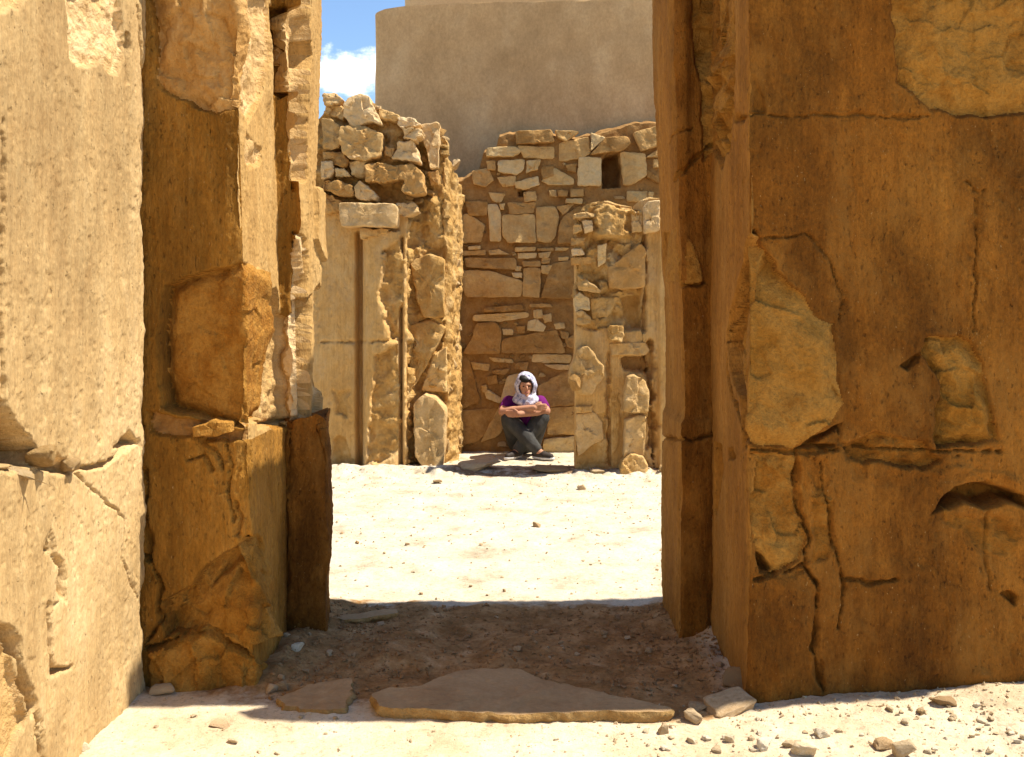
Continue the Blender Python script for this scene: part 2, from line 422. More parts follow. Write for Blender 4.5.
def flat_stone(name, poly, d, out, material, parent, seed, back=.06, bev=.012, rough=.006, tilt=None, jag=.008, npts=56, nrings=6, grow=1.0):
    """a wall stone from its outline (picture coordinates on the wall plane y=d), with real depth and rounded arrises"""
    r = random.Random(seed)
    pts = [np.array([(x - 512) / F * d, EYE - (y - HOR) * d / F]) for x, y in poly]
    A = sum(a[0] * b[1] - b[0] * a[1] for a, b in zip(pts, pts[1:] + pts[:1]))
    if A < 0: pts = pts[::-1]
    per = [np.linalg.norm(b - a) for a, b in zip(pts, pts[1:] + pts[:1])]
    tot = sum(per); res = []
    for k in range(npts):
        t = k / npts * tot; i = 0
        while t > per[i]: t -= per[i]; i += 1
        res.append(pts[i] + (pts[(i + 1) % len(pts)] - pts[i]) * t / max(per[i], 1e-9))
    R = np.array(res)
    for _ in range(1): R = .2 * np.roll(R, 1, 0) + .6 * R + .2 * np.roll(R, -1, 0)
    bev *= .6
    c = R.mean(0); R = c + (R - c) * grow; rad = np.linalg.norm(R - c, axis=1); mr = rad.mean()
    a = np.arange(npts)
    R = R + (R - c) / rad[:, None] * (jag * (1.3 * fbm(R[:, 0] * 14 + seed, R[:, 1] * 14, None, seed, 4) + .6 * fbm(R[:, 0] * 50 + seed, R[:, 1] * 50, None, seed, 2)))[:, None]
    tx, tz = tilt or (r.uniform(-.10, .10), r.uniform(-.12, .05))
    V = []
    bev = min(bev, .3 * mr)
    rings = [(0, -back), (0, out - bev), (bev * .35, out - bev * .35), (bev, out)] 
    for ins, o in rings:
        k = 1 - ins / np.maximum(rad, 1e-4)
        V.append((c + (R - c) * k[:, None], o))
    for f in np.linspace(.82, .12, nrings):
        V.append((c + (R - c) * f * (1 - bev / mr), out))
    VV = []
    for i, (xz, o) in enumerate(V):
        y = np.full(npts, o)
        if i:
            nz = rough * (1.6 * fbm(xz[:, 0] * 12 + seed * 3.1, xz[:, 1] * 12, None, seed, 4) + .9 * ridge(xz[:, 0] * 7, xz[:, 1] * 7 + seed, seed + 2, 3) + 1.6 * cells(xz[:, 0] * 10 + seed * 1.7, xz[:, 1] * 10, seed))
            y = y + nz + tx * (xz[:, 0] - c[0]) + tz * (xz[:, 1] - c[1])
        VV.append(np.stack([xz[:, 0], d - y, xz[:, 1]], 1))
    n = len(VV); VV = np.concatenate(VV); J = np.arange(n * npts).reshape(n, npts); Jn = np.roll(J, -1, 1)
    Q = np.stack([J[:-1], Jn[:-1], Jn[1:], J[1:]], -1).reshape(-1, 4)
    o = mesh_np(name, VV, Q, M[material], parent, ngon=[list(J[-1])], sharp=32)
    return o

# ------------------------------------------------------------------ ground
def gz(x, y):
    x = np.asarray(x, float); y = np.asarray(y, float)
    near = (1 - ss(8, 14, np.abs(y - 5))) * (1 - ss(4, 8, np.abs(x)))
    h = near * (.005 * ss(5.1, 5.6, y) * fbm(x * 17, y * 17, None, 16, 4) + .012 * fbm(x * 2.3, y * 2.3, None, 3, 3) + .007 * fbm(x * 8, y * 8, None, 4, 4) + .0025 * fbm(x * 35, y * 35, None, 6, 3))
    h = h + .006 * near * ss(.4, .9, x) * (1 - ss(3.9, 4.1, y)) * fbm(x * 22, y * 22, None, 18, 4)
    g = ss(3.85, 4.15, y) * (1 - ss(5.0, 5.3, y)) * (1 - ss(1.1, 1.4, np.abs(x)))
    h = h + g * (.034 * fbm(x * 4, y * 4, None, 8, 4) + .008 * fbm(x * 20, y * 20, None, 9, 3) - .008)
    # earth heaped against the foot of the piers
    e = (1 - ss(0, .22, np.abs(np.abs(x + .03) - .97))) * ss(4.0, 4.2, y) * (1 - ss(5.2, 5.4, y))
    h = h + e * .045 * (1 + .8 * fbm(x * 7, y * 7, None, 12, 3))
    h = h + .085 * ss(1.1, 2.3, x) * (1 - ss(4.1, 5, y)) + .03 * ss(.85, 1.2, x) * np.exp(-((y - 3.85) / .25) ** 2)
    # debris at the foot of the ruined walls
    db = np.exp(-((y - 9.15) / .22) ** 2) * ss(-.2, -.6, x) + np.exp(-((y - 9.05) / .2) ** 2) * ss(.35, .6, x) * (1 - ss(2, 3, x))
    h = h + .045 * db * (1 + fbm(x * 9, y * 9, None, 14, 3))
    h = h + .02 * np.exp(-((y - 9.35) / .25) ** 2) * near
    return h

def gpt(px, py, dz=0.):
    z = 0.
    for _ in range(6):
        Y = F * (EYE - z) / (py - HOR); X = (px - 512) / F * Y
        z = float(gz(X, Y)) + dz
    return X, Y, z

def axis(parts):
    return np.unique(np.concatenate([np.arange(a, b, s) for a, b, s in parts]).round(4))
gx = axis([(-400, -40, 40), (-40, -6, 2), (-6, -2, .1), (-2, 2.6, .012), (2.6, 6, .1), (6, 40, 2), (40, 401, 40)])
gy = axis([(-60, -4, 4), (-4, 2.6, .2), (2.6, 5.6, .012), (5.6, 11, .022), (11, 20, .3), (20, 60, 4), (60, 900, 60)])
GX, GY = np.meshgrid(gx, gy)
GV = np.stack([GX, GY, gz(GX, GY)], -1).reshape(-1, 3)
GI = np.arange(GX.size).reshape(GX.shape)
GQ = np.stack([GI[:-1, :-1], GI[:-1, 1:], GI[1:, 1:], GI[1:, :-1]], -1).reshape(-1, 4)

def ground_mat():
    m = bpy.data.materials.new('desert_ground'); m.use_nodes = True
    nt = m.node_tree; N = nt.nodes; L = nt.links; b = N['Principled BSDF']
    b.inputs['Roughness'].default_value = .97; b.inputs['Specular IOR Level'].default_value = .1
    tc = N.new('ShaderNodeTexCoord'); v = tc.outputs['Object']
    def noise(s, det=5, r=.6):
        n = N.new('ShaderNodeTexNoise'); n.inputs['Scale'].default_value = s; n.inputs['Detail'].default_value = det; n.inputs['Roughness'].default_value = r
        L.new(v, n.inputs['Vector']); return n.outputs['Fac']
    def ramp(f, stops):
        c = N.new('ShaderNodeValToRGB'); e = c.color_ramp.elements
        while len(e) < len(stops): e.new(.5)
        for i, (p, cc) in enumerate(stops): e[i].position = p; e[i].color = (*cc, 1)
        L.new(f, c.inputs['Fac']); return c.outputs['Color']
    def mr(f, a, bb, c=0, d=1):
        n = N.new('ShaderNodeMapRange'); n.interpolation_type = 'SMOOTHSTEP'
        n.inputs['From Min'].default_value = a; n.inputs['From Max'].default_value = bb; n.inputs['To Min'].default_value = c; n.inputs['To Max'].default_value = d
        L.new(f, n.inputs['Value']); return n.outputs['Result']
    def mul(a, bb, op='MULTIPLY'):
        n = N.new('ShaderNodeMath'); n.operation = op
        for i, q in enumerate((a, bb)):
            if isinstance(q, (int, float)): n.inputs[i].default_value = q
            else: L.new(q, n.inputs[i])
        return n.outputs[0]
    def mix(f, a, bb):
        n = N.new('ShaderNodeMix'); n.data_type = 'RGBA'; L.new(f, n.inputs['Factor'])
        for k, q in (('A', a), ('B', bb)):
            if isinstance(q, tuple): n.inputs[k].default_value = (*q, 1)
            else: L.new(q, n.inputs[k])
        return n.outputs['Result']
    sand = ramp(noise(2.2, 7, .7), [(.34, (.48, .355, .21)), (.5, (.60, .475, .31)), (.66, (.66, .55, .385))])
    court = ramp(noise(3.1, 7, .7), [(.34, (.40, .32, .21)), (.46, (.54, .46, .325)), (.66, (.63, .55, .415))])
    earth = ramp(noise(6, 7, .72), [(.3, (.18, .088, .028)), (.48, (.33, .178, .065)), (.6, (.45, .265, .11)), (.72, (.57, .39, .20))])  # brown gateway soil, with the gate's shade also painted into it
    sx = N.new('ShaderNodeSeparateXYZ'); L.new(v, sx.inputs[0]); X, Y = sx.outputs[0], sx.outputs[1]
    wob = mul(noise(3.5, 5, .65), .5)
    yy = mul(Y, mul(wob, .25, 'SUBTRACT'), 'ADD')
    c = mix(mr(yy, 5.0, 5.6), sand, court)
    gate = mul(mr(mul(yy, mul(X, .12), 'ADD'), 3.82, 3.93), mr(yy, 5.2, 5.28, 1, 0))  # dark soil mask drawn out to the edges of the piers' cast shadow
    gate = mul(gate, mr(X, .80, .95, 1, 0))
    c = mix(gate, c, earth)  # gateway soil together with the painted gate shade
    # patchy darker brown band on the ground between the two ruined walls
    br = mul(mul(mr(yy, 9.02, 9.12), mr(yy, 9.42, 9.6, 1, 0)), mr(noise(7, 5, .7), .38, .55))
    br = mul(br, mr(X, -.75, -.5))
    c = mix(br, c, (.24, .15, .08))
    fn = mul(mul(mul(noise(70, 4, .75), .55), .72, 'ADD'), mr(noise(38, 5, .7), .36, .47, .72, 1.0))
    hs = N.new('ShaderNodeHueSaturation'); L.new(c, hs.inputs['Color']); L.new(fn, hs.inputs['Value'])
    L.new(hs.outputs['Color'], b.inputs['Base Color'])
    bp = N.new('ShaderNodeBump'); bp.inputs['Strength'].default_value = .7; bp.inputs['Distance'].default_value = .012
    L.new(mul(noise(32, 6, .75), mul(noise(110, 3, .7), .4), 'ADD'), bp.inputs['Height']); L.new(bp.outputs['Normal'], b.inputs['Normal'])
    return m
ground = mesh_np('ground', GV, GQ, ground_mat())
tag(ground, 'pale dusty ground of the courtyard, gateway and foreground', 'ground', kind='structure')

# ------------------------------------------------------------------ near left wall (sunlit)
W = Relief([(-1.585, 1.6), (-1.5445, 2.7), (-1.50, 4.10), (-1.56, 4.16)], [.04, .007, .02], rows(-.1, 2.95, .005, 3.7), 2, seed=40)
W.plaster(.7, 1.1, 2)
q = lambda pts: W.q(1, pts)
W.H -= .02 * ss(4.0, 4.1, np.interp(W.S, [W.seg0[1], W.seg0[2]], [2.7, 4.1])) * (.6 + fbm(W.Z * 6, W.S * 4, None, 5, 4))
W.patch(q([(66, -15), (70, 60), (80, 70), (100, 67), (120, 83), (124, 50), (121, -15)]), .03, .016, part=1, freq=12, jag=.02)
W.patch(q([(-5, -20), (0, 10), (16, 12), (30, 2), (34, -20)]), .025, .02, part=1)
W.patch(q([(124, 28), (125, 86), (129, 84), (131, 30)]), .05, .02, part=0, edge=.02)
W.crack(q([(138, -10), (140, 40), (146, 75)]), .02, .03)
W.crack(q([(3, 120), (4, 200), (2, 300), (4, 380), (8, 410)]), .012, .03)
W.patch(q([(-30, 370), (-4, 392), (10, 405), (24, 428), (44, 450), (40, 472), (10, 468), (-30, 474)]), .30, .05, .02, part=2)
W.patch(q([(41, 458), (58, 445), (76, 464), (72, 474), (46, 472)]), .05, .02, .02, part=1)
W.patch(q([(118, 447), (131, 430), (143, 440), (143, 448)]), .10, .02, .015, part=0)
W.crack(q([(-10, 470), (20, 469), (41, 466), (77, 471), (110, 464), (125, 450), (141, 440)]), .014, .035)
W.crack(q([(77, 470), (92, 486), (120, 512), (128, 520)]), .006, .015)
W.crack(q([(53, 545), (63, 562), (64, 585), (66, 592)]), .03, .06, .02)
W.crack(q([(51, 608), (52, 640), (56, 672), (66, 670), (76, 668)]), .012, .05)
W.crack(q([(66, 592), (56, 612), (51, 640)]), .004, .012)
W.crack(q([(-8, 622), (6, 632), (18, 649), (23, 677), (34, 707)]), .022, .07)
W.crack(q([(34, 705), (38, 723), (43, 757), (46, 775)]), .018, .06)
W.crack(q([(127, 520), (123, 560), (134, 585), (140, 600)]), .005, .014)
W.patch(q([(108, 665), (118, 640), (124, 636), (118, 660)]), .012, .008, .008, part=0)
W.patch(q([(-8, 650), (8, 652), (20, 690), (30, 715), (10, 760), (-8, 760)]), .02, .014, part=1, freq=12)
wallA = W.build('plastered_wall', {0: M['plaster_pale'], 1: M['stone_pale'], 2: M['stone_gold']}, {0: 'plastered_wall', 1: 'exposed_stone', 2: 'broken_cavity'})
rock('filler_stone', (-1.53, 3.235, 1.09), (.10, .12, .08), 5, 'stone_pale', wallA)
rock('filler_stone', (-1.535, 3.12, 1.06), (.09, .14, .05), 8, 'stone_pale', wallA)
rock('filler_stone', (-1.53, 3.44, 1.03), (.07, .10, .05), 12, 'stone_pale', wallA)
tag(wallA, 'sunlit pale plastered wall at the near left, cracked and pitted, with a dark broken hole', 'wall')

# ------------------------------------------------------------------ left gate pier
LP = Relief([(-1.95, 4.16), (-1.05, 4.09), (-1.055, 4.76), (-.985, 4.77), (-.985, 5.22), (-2.9, 5.3)], [.006, .006, .006, .008, .06],
            rows(-.1, 3.25, .0055, 4.0), 3, lean=-.028, seed=90)
LP.plaster(.9, 1.0, 7); LP.corners(.03, .035, 3)
LP.H += .028 * LP.Z * (LP.SG == 3)
LP.pm[1] = 4; LP.pm[2] = 4; LP.part[(LP.SG == 1) & (LP.Z > 1.02)] = 1; LP.part[(LP.SG == 3) & (LP.Z > 1.02)] = 2  # sunlit tint only above the height where the opposite pier's shadow ends
b = lambda pts: LP.q(0, pts); c = lambda pts: LP.q(1, pts); dd = lambda pts: LP.q(2, pts); er = lambda pts: LP.q(3, pts)
# upper broken stone round the corner: tinted amber where shaded, pale where sunlit
up = b([(140, -30), (155, 45), (150, 80), (176, 100), (215, 118), (238, 108)])
up2 = c([(247, 118), (262, 82), (266, 40), (267, -30)])
LP.patch(up + c([(249, 112), (250, 60), (249, -30)]), .035, .035, .014, .016, bulge=.03, part=5, freq=6, facet=.02, seed=777)
LP.patch(c([(247, -30), (247, 118)]) + up2, .03, .03, .012, .014, part=1, freq=8)
LP.patch(c([(262, 140), (246, 118), (244, 150), (250, 165), (262, 152)]), .02, .02, part=1)
# slot and plaster sliver on the reveal
LP.patch(c([(269, -20), (271, 40), (277, 84), (281, 78), (284, 40), (276, -20)]), .11, .03, .015, .01, part=0)
LP.H += .03 * np.exp(-((LP.S - (LP.seg0[1] + .47)) / .05) ** 2) * ss(2.45, 2.55, LP.Z)
# big golden stone at mid height, round the corner
g1 = b([(160, 408), (157, 340), (162, 284), (180, 276), (201, 272), (228, 266), (244, 260)])
g2 = c([(262, 270), (266, 300), (272, 330), (274, 415)])
g3 = b([(240, 428), (200, 420), (176, 414)])
LP.patch(g1 + g2 + g3, .045, .034, .012, .012, bulge=.03, bw=.06, part=2, freq=2.6, facet=.012, tilt=(.16, .05))
# reveal below the plaster hem: rough recessed stone and lit lower strips
LP.patch(c([(262, 285), (270, 292), (277, 287), (283, 314), (287, 298), (292, 294), (292, 430), (262, 430), (266, 330)]), .08, .03, .010, .012, bulge=.015, part=1, freq=9)
# mortar joint zone
LP.patch(b([(146, 408), (180, 417), (240, 428), (256, 424), (256, 444), (205, 440), (146, 436)]), .03, .025, .012, part=3, freq=14)
LP.crack(c([(258, 428), (280, 428), (292, 424)]), .016, .04)
# lower block: left sliver, broken right part and foot stone
LP.crack(b([(140, 555), (152, 560), (161, 585), (158, 622), (148, 640)]), .012, .04)
l1 = b([(163, 640), (160, 600), (190, 585), (208, 562), (226, 548), (248, 536)])
l2 = c([(262, 540), (268, 580), (266, 640)])
l3 = b([(250, 645), (205, 632)])
LP.patch(l1 + l2 + l3, .05, .035, .012, .016, bulge=.03, bw=.15, part=2, freq=4, tilt=(.25, -.15), facet=.028)
LP.patch(b([(206, 590), (222, 556), (246, 536), (256, 541), (247, 556), (228, 572)]), .11, .02, .03, .012, part=0)
f1 = b([(146, 646), (180, 640), (205, 632), (240, 646), (256, 655)])
f2 = c([(268, 660), (272, 690)])
LP.patch(f1 + f2 + b([(250, 720), (146, 720)]), -.015, .05, .03, .02, part=2, freq=5, facet=.03)
LP.crack(b([(146, 648), (180, 638), (205, 631), (232, 645), (254, 657)]), .009, .035)
for pl in ([(200, 440), (215, 452), (222, 470)], [(226, 446), (232, 465), (228, 490), (236, 520)], [(236, 500), (242, 520), (236, 535)], [(190, 460), (205, 455), (212, 470)]):
    LP.crack(b(pl), .006, .02)
LP.crack(b([(146, 470), (146, 520), (150, 560)]), .012, .03)
# jamb front and its lit edge
LP.patch(dd([(290, -40), (306, -40), (306, 178), (298, 182), (290, 178)]), .02, .02, .01, .012, part=1, freq=9)
LP.patch(er([(309, 178), (322, 186), (323, 196), (308, 186)]), .03, .02, part=1)
LP.patch(er([(305, -40), (311, -40), (316, 30), (310, 60), (318, 90), (311, 130), (312, 180), (305, 180)]), .03, .014, .01, .015, part=1, freq=10)
LP.patch(dd([(292, 232), (300, 236), (306, 250), (306, 300), (306, 420), (290, 420), (290, 300)]), .05, .03, .012, .012, part=1, freq=9)
LP.patch(er([(306, 290), (312, 283), (318, 296), (321, 330), (319, 380), (314, 425), (306, 425)]), .03, .018, .012, .012, part=1, freq=8)
LP.patch(er([(303, 182), (325, 180), (327, 288), (320, 276), (313, 258), (303, 236)]), -.05, .006, .008, .012, part=4, keep=.5)
LP.patch(dd([(290, 232), (306, 238), (309, 290), (303, 276), (296, 256)]), -.025, .006, .01, .008, part=0)
shade_ledge = ss(3.2, 3.28, LP.Z) * (LP.SG == 0)  # unseen overhang, added to keep the pier front in shade
LP.H += .07 * shade_ledge
pierL = LP.build('gate_pier', {0: M['plaster_left'], 1: M['stone_pale'], 2: M['stone_gold'], 3: M['mortar'], 4: M['plaster_sunlit_tint'], 5: M['stone_amber']},
                 {0: 'gate_pier', 1: 'exposed_stone', 2: 'golden_stone', 3: 'mortar_joint', 4: 'light_tinted_reveal', 5: 'exposed_stone'})
tag(pierL, 'left gate pier with peeling plaster over broken golden stone, sunlit on its inner side', 'pier')
# protruding foot block of the jamb
JB = Relief([(-1.12, 4.80), (-1.085, 4.715), (-.872, 4.735), (-.955, 5.18)], [.02, .007, .02], rows(-.1, 1.03, .007), 2, seed=60)
JB.plaster(1.1, 1.2, 31); JB.corners(.035, .035, 9); JB.H += .02 * fbm(JB.S * 5, JB.Z * 5, None, 19, 4); JB.H -= .03 * ss(.9, 1.03, JB.Z) * (.5 + fbm(JB.S * 9, JB.Z * 9, None, 23, 3)); JB.Z[-6:] += .045 * fbm(JB.s * 9, JB.s * 0, None, 29, 4)
JB.crack(JB.q(1, [(288, 440), (286, 520), (287, 600)]), .006, .02)
JB.build('jamb_block', {0: M['plaster_ochre']}, {0: 'jamb_block'}, pierL)
flat_stone('chock_stone', [(196, 426), (212, 421), (235, 420), (236, 431), (218, 434), (197, 435)], 4.10, .045, 'stone_gold', pierL, 9, back=.06)

# ------------------------------------------------------------------ right gate pier
RP = Relief([(3.3, 5.32), (.80, 5.22), (.815, 4.76), (.945, 4.75), (.935, 3.95), (3.3, 3.95)], [.06, .012, .006, .010, .0055],
            rows(-.1, 3.5, .0055, 4.45), 3, seed=150)
# far right end coarser
RP.plaster(.7, 1.0, 13); RP.corners(.016, .03, 5)
RP.H += np.where(RP.SG <= 1, 1., np.exp(-((RP.S - RP.seg0[2]) / .035) ** 2)) * .065 * ss(1.3, 3.0, RP.Z)
RP.pm[1] = 3; RP.pm[2] = 3; RP.part[RP.SG == 1] = 1; RP.part[RP.SG == 3] = 2  # inner faces take the brighter tint that stands for bounced light
g = lambda pts: RP.q(1, pts); j = lambda pts: RP.q(2, pts); e = lambda pts: RP.q(3, pts); f = lambda pts: RP.q(4, pts)
f_ = f
# upper right big stone
RP.patch(f_([(888, -30), (892, 30), (898, 80), (915, 95), (931, 114), (975, 117), (1080, 118), (1080, -30)]), .06, .05, .022, .014, bulge=.07, bw=.16, part=1, freq=3.5, facet=.02)
# big left stone over the corner
bl = f_([(755, 231), (775, 271), (805, 296), (813, 316), (836, 321), (842, 378), (847, 405), (830, 425), (793, 449), (762, 448)])
br = e([(744, 440), (741, 400), (732, 380), (727, 340), (737, 290), (746, 240)])
RP.patch(bl + br, .045, .036, .012, .016, bulge=.05, bw=.10, part=1, freq=2.6, facet=.014, lip=.003, tilt=(.16, -.06))
RP.crack(e([(746, 245), (736, 290), (727, 335), (727, 372), (732, 395), (741, 420), (745, 445)]), .015, .05)
RP.patch(f_([(795, 450), (812, 436), (845, 421), (838, 449), (826, 452)]), .09, .02, .015, .01, part=0)
RP.patch(f_([(812, 446), (842, 424), (843, 446)]), .02, .015, .015, .008, part=0)
# right stone
RP.patch(f_([(918, 352), (925, 335), (945, 338), (960, 333), (974, 345), (985, 375), (999, 441), (965, 446), (936, 450), (931, 410), (940, 385)]), .05, .055, .014, .012, bulge=.05, bw=.07, part=1, freq=4.5, facet=.03, lip=.003)
RP.patch(f_([(898, 366), (918, 350), (922, 356), (908, 372)]), .04, .01, .012, .006, part=0)
# overhung cavity
RP.patch(f_([(930, 516), (940, 500), (954, 485), (988, 481), (1030, 493), (1040, 518), (1006, 505), (985, 512), (965, 505)]), .16, .03, .03, .012, part=0)
RP.patch(f_([(928, 470), (960, 462), (1000, 468), (1030, 478), (1024, 492), (985, 480), (952, 484), (936, 494)]), -.005, .022, .02, .012, part=0, freq=12)
# joint band
RP.patch(f_([(838, 440), (880, 432), (925, 440), (935, 452), (960, 455), (935, 470), (890, 468), (845, 462)]), .020, .034, .018, .022, part=2, freq=11, facet=.012)
RP.crack(f_([(748, 449), (790, 452), (838, 450), (870, 447), (935, 452), (1000, 450)]), .010, .022)
RP.crack(f_([(748, 114), (800, 116), (850, 115), (930, 116)]), .008, .012)
RP.crack(e([(735, 120), (745, 117)]), .012, .03)
RP.crack(f_([(753, 237), (790, 236), (806, 232), (830, 257), (842, 300), (840, 322)]), .006, .012)
RP.crack(f_([(965, 180), (978, 192), (985, 190)]), .005, .012)
RP.crack(f_([(976, 200), (975, 300), (973, 335)]), .005, .012)
# crumbling zones and bulging old repairs
RP.H += (RP.SG == 4) * .014 * fbm(RP.S * 3.3, RP.Z * 3.0, None, 161, 4)
RP.patch(f_([(936, 500), (960, 512), (1000, 512), (1030, 525), (1020, 560), (985, 560), (965, 545), (945, 530)]), .010, .03, .03, .02, part=2, freq=9)
RP.patch(f_([(808, 492), (832, 500), (838, 545), (830, 566), (806, 566), (812, 540)]), .012, .026, .012, .016, part=2, freq=9, facet=.015)
RP.patch(f_([(753, 580), (800, 572), (812, 592), (806, 630), (790, 650), (760, 640)]), -.006, .02, .05, .02, part=0, freq=6)
RP.patch(f_([(845, 455), (880, 470), (935, 470), (945, 482), (900, 492), (850, 482)]), .004, .02, .03, .02, part=0, freq=12)
# lower block
RP.patch(f_([(742, 452), (798, 454), (797, 488), (808, 540), (800, 560), (772, 576), (757, 560), (748, 500)]), .022, .035, .010, .014, bulge=.012, part=1, freq=6, facet=.02)
RP.patch(f_([(755, 551), (764, 556), (776, 572), (770, 577), (758, 574)]), .10, .02, .02, .008, part=0)
RP.crack(f_([(797, 452), (796, 488), (809, 539), (804, 566), (818, 584), (817, 626), (812, 650), (822, 690)]), .009, .03)
RP.crack(f_([(821, 462), (826, 500), (834, 539), (844, 590), (839, 626)]), .006, .02)
RP.crack(f_([(804, 566), (780, 575), (755, 580)]), .010, .03)
RP.crack(f_([(842, 577), (870, 583), (896, 580)]), .008, .02)
RP.patch(f_([(810, 456), (822, 462), (824, 490), (818, 494), (808, 474)]), .02, .02, .01, .008, part=0)
RP.patch(f_([(998, 593), (1010, 590), (1020, 596), (1016, 606)]), .05, .02, .012, .01, part=0)
RP.crack(f_([(990, 500), (986, 560), (992, 590)]), .005, .012)
RP.H += .018 * ss(.35, .0, RP.Z) * (RP.SG == 4) * (.6 + fbm(RP.S * 5, RP.Z * 6, None, 61, 3))
RP.patch(f_([(756, 730), (760, 690), (776, 655), (783, 662), (788, 690), (800, 730)]), -.016, .022, .03, .014, part=0, freq=9)
RP.patch(f_([(812, 740), (820, 690), (870, 672), (940, 660), (1040, 650), (1040, 740)]), -.010, .018, .05, .03, part=0, freq=6)
# reveal: broken strip above, jamb stones
RP.patch(e([(712, -30), (730, -30), (734, 40), (733, 120), (728, 150), (718, 165), (712, 150)]), .06, .05, .012, .012, bulge=.03, part=1, freq=5, facet=.045)
RP.crack(e([(733, -20), (734, 60), (733, 110), (730, 145), (720, 165)]), .016, .06)
RP.patch(j([(690, -40), (712, -40), (712, 150), (704, 160), (698, 80), (692, 40)]), .035, .045, .014, .012, part=1, freq=6, facet=.04)
RP.patch(f_([(754, 72), (766, 95), (767, 112), (752, 112)]), .03, .02, .012, .01, part=0)
RP.crack(j([(663, 140), (680, 135), (692, 128)]) , .006, .015)
RP.crack(j([(676, 180), (690, 165), (703, 152), (712, 140)]), .008, .03)
js = g([(668, 230), (676, 228)]) ; 
RP.patch(j([(684, 228), (692, 240), (703, 270), (704, 284), (684, 286)]), -.02, .022, .014, .01, part=1, freq=8)
RP.patch(g([(668, 232), (681, 226), (683, 286), (668, 284)]), -.012, .02, .014, .01, part=1, freq=8)
RP.crack(j([(682, 286), (700, 285), (704, 282)]), .006, .03)
RP.crack(j([(683, 438), (696, 439), (710, 434)]), .012, .03); RP.crack(g([(665, 438), (683, 439)]), .010, .02)
RP.patch(e([(713, 440), (720, 444), (722, 470), (716, 520), (713, 510)]), .05, .03, .012, .01, part=0)
RP.patch(e([(725, 445), (733, 447), (735, 458), (728, 462)]), .05, .02, .01, .008, part=0)
RP.H += (RP.SG == 1) * .02 * ss(1.06, 1.0, RP.Z) + (RP.SG == 2) * .02 * ss(1.06, 1.0, RP.Z)
RX = RP.S - RP.seg0[4] + .935
RP.H += ((.055 + .085 * (1 - ss(2.35, 2.6, RX))) * ss(2.90, 2.99, RP.Z) - .27 * ss(3.28, 3.36, RP.Z)) * (RP.SG == 4)  # unseen overhang and recess, added to shade the face and shape its ground shadow
RP.Z[-1] += .12 * fbm(RP.s * 3, RP.s * 0, None, 71, 3)
pierR = RP.build('gate_pier', {0: M['plaster_ochre'], 1: M['stone_gold'], 2: M['ochre_crumb'], 3: M['plaster_bounce_tint']},
                 {0: 'gate_pier', 1: 'exposed_stone', 2: 'mortar_joint', 3: 'light_tinted_reveal'})
tag(pierR, 'right gate pier, broad shaded ochre plaster face with patches of exposed golden stone', 'pier')

# ------------------------------------------------------------------ inner ruined wall, left (with engaged column)
def ztopH(s, seg):
    base = np.interp(s, [0, .45, 1.4, 1.5, 1.7, 2.0, 2.1, 2.25, 2.45, 2.78, 2.85, 2.95, 3.4], [3.2, 3.2, 3.3, 3.4, 3.42, 3.4, 3.34, 3.22, 3.2, 3.2, 3.1, 2.85, 2.7])
    return base + .06 * fbm(s * 7, s * 0 + 3, None, 3, 4)
HR = Relief([(-2.8, 9.9), (-2.8, 9.45), (-.978, 9.45), (-.97, 9.64), (-.645, 9.68), (-.565, 9.92), (-.53, 10.5)], [.05, .011, .02, .011, .014, .02],
            rows(-.1, 3.0, .012), 1, ztop=ztopH, seed=230)
HR.plaster(1.3, .8, 17)
a = lambda pts: HR.q(1, pts); r3 = lambda pts: HR.q(3, pts); r4 = lambda pts: HR.q(4, pts)
S, Z = HR.S, HR.Z
x1 = a([(356, 300), (362, 300), (364, 300), (400, 300), (402, 300), (408, 300)])
cl = (S > x1[2][0]) & (S < x1[3][0]) & (Z < 2.25)
tcol = np.clip((S - x1[2][0]) / (x1[3][0] - x1[2][0]), 0, 1)
HR.H = np.where(cl, HR.H + .13 * np.sqrt(np.clip(1 - (2 * tcol - 1) ** 2, 0, 1)) ** .8, HR.H)
HR.H -= .14 * np.exp(-((S - (x1[0][0] + x1[1][0]) / 2) / .028) ** 4) * (Z < 2.25)
HR.H += .05 * ((S > x1[4][0]) & (S < x1[5][0]) & (Z < 1.98)) - .10 * np.exp(-((S - x1[3][0] - .012) / .014) ** 2) * (Z < 2.2)
# rough rubble core behind the upper stones
HR.patch(a([(200, 60), (412, 60), (412, 206), (345, 206), (330, 200), (200, 200)]), .04, .06, .03, .02, part=1, freq=7, facet=.05)
# broken places on column and pilaster
HR.patch(zc([(180, 180), (225, 150), (240, 200), (228, 400), (195, 400), (172, 280)], 310, 180, 2.52) and a(zc([(190, 180), (225, 150), (240, 200), (228, 400), (200, 400), (176, 280)], 310, 180, 2.52)), -.03, .04, .02, .03, part=1, freq=9)
HR.patch(a(zc([(170, 440), (225, 410), (232, 560), (222, 700), (140, 720), (150, 590)], 310, 180, 2.52)), -.045, .04, .02, .03, part=1, freq=9)
HR.patch(a(zc([(60, 530), (100, 530), (95, 600), (60, 590)], 310, 180, 2.52)), .025, .015, .02, .03, part=1)
HR.patch(a(zc([(60, 650), (90, 640), (120, 735), (50, 735)], 310, 180, 2.52)), .02, .02, .02, .03, part=1)
HR.crack(a(zc([(30, 408), (120, 408), (230, 402)], 310, 180, 2.52)), .012, .025)
HR.H -= .03 * ss(.12, .0, Z) * (HR.SG == 1) * fbm(S * 9, Z * 9, None, 4, 3)
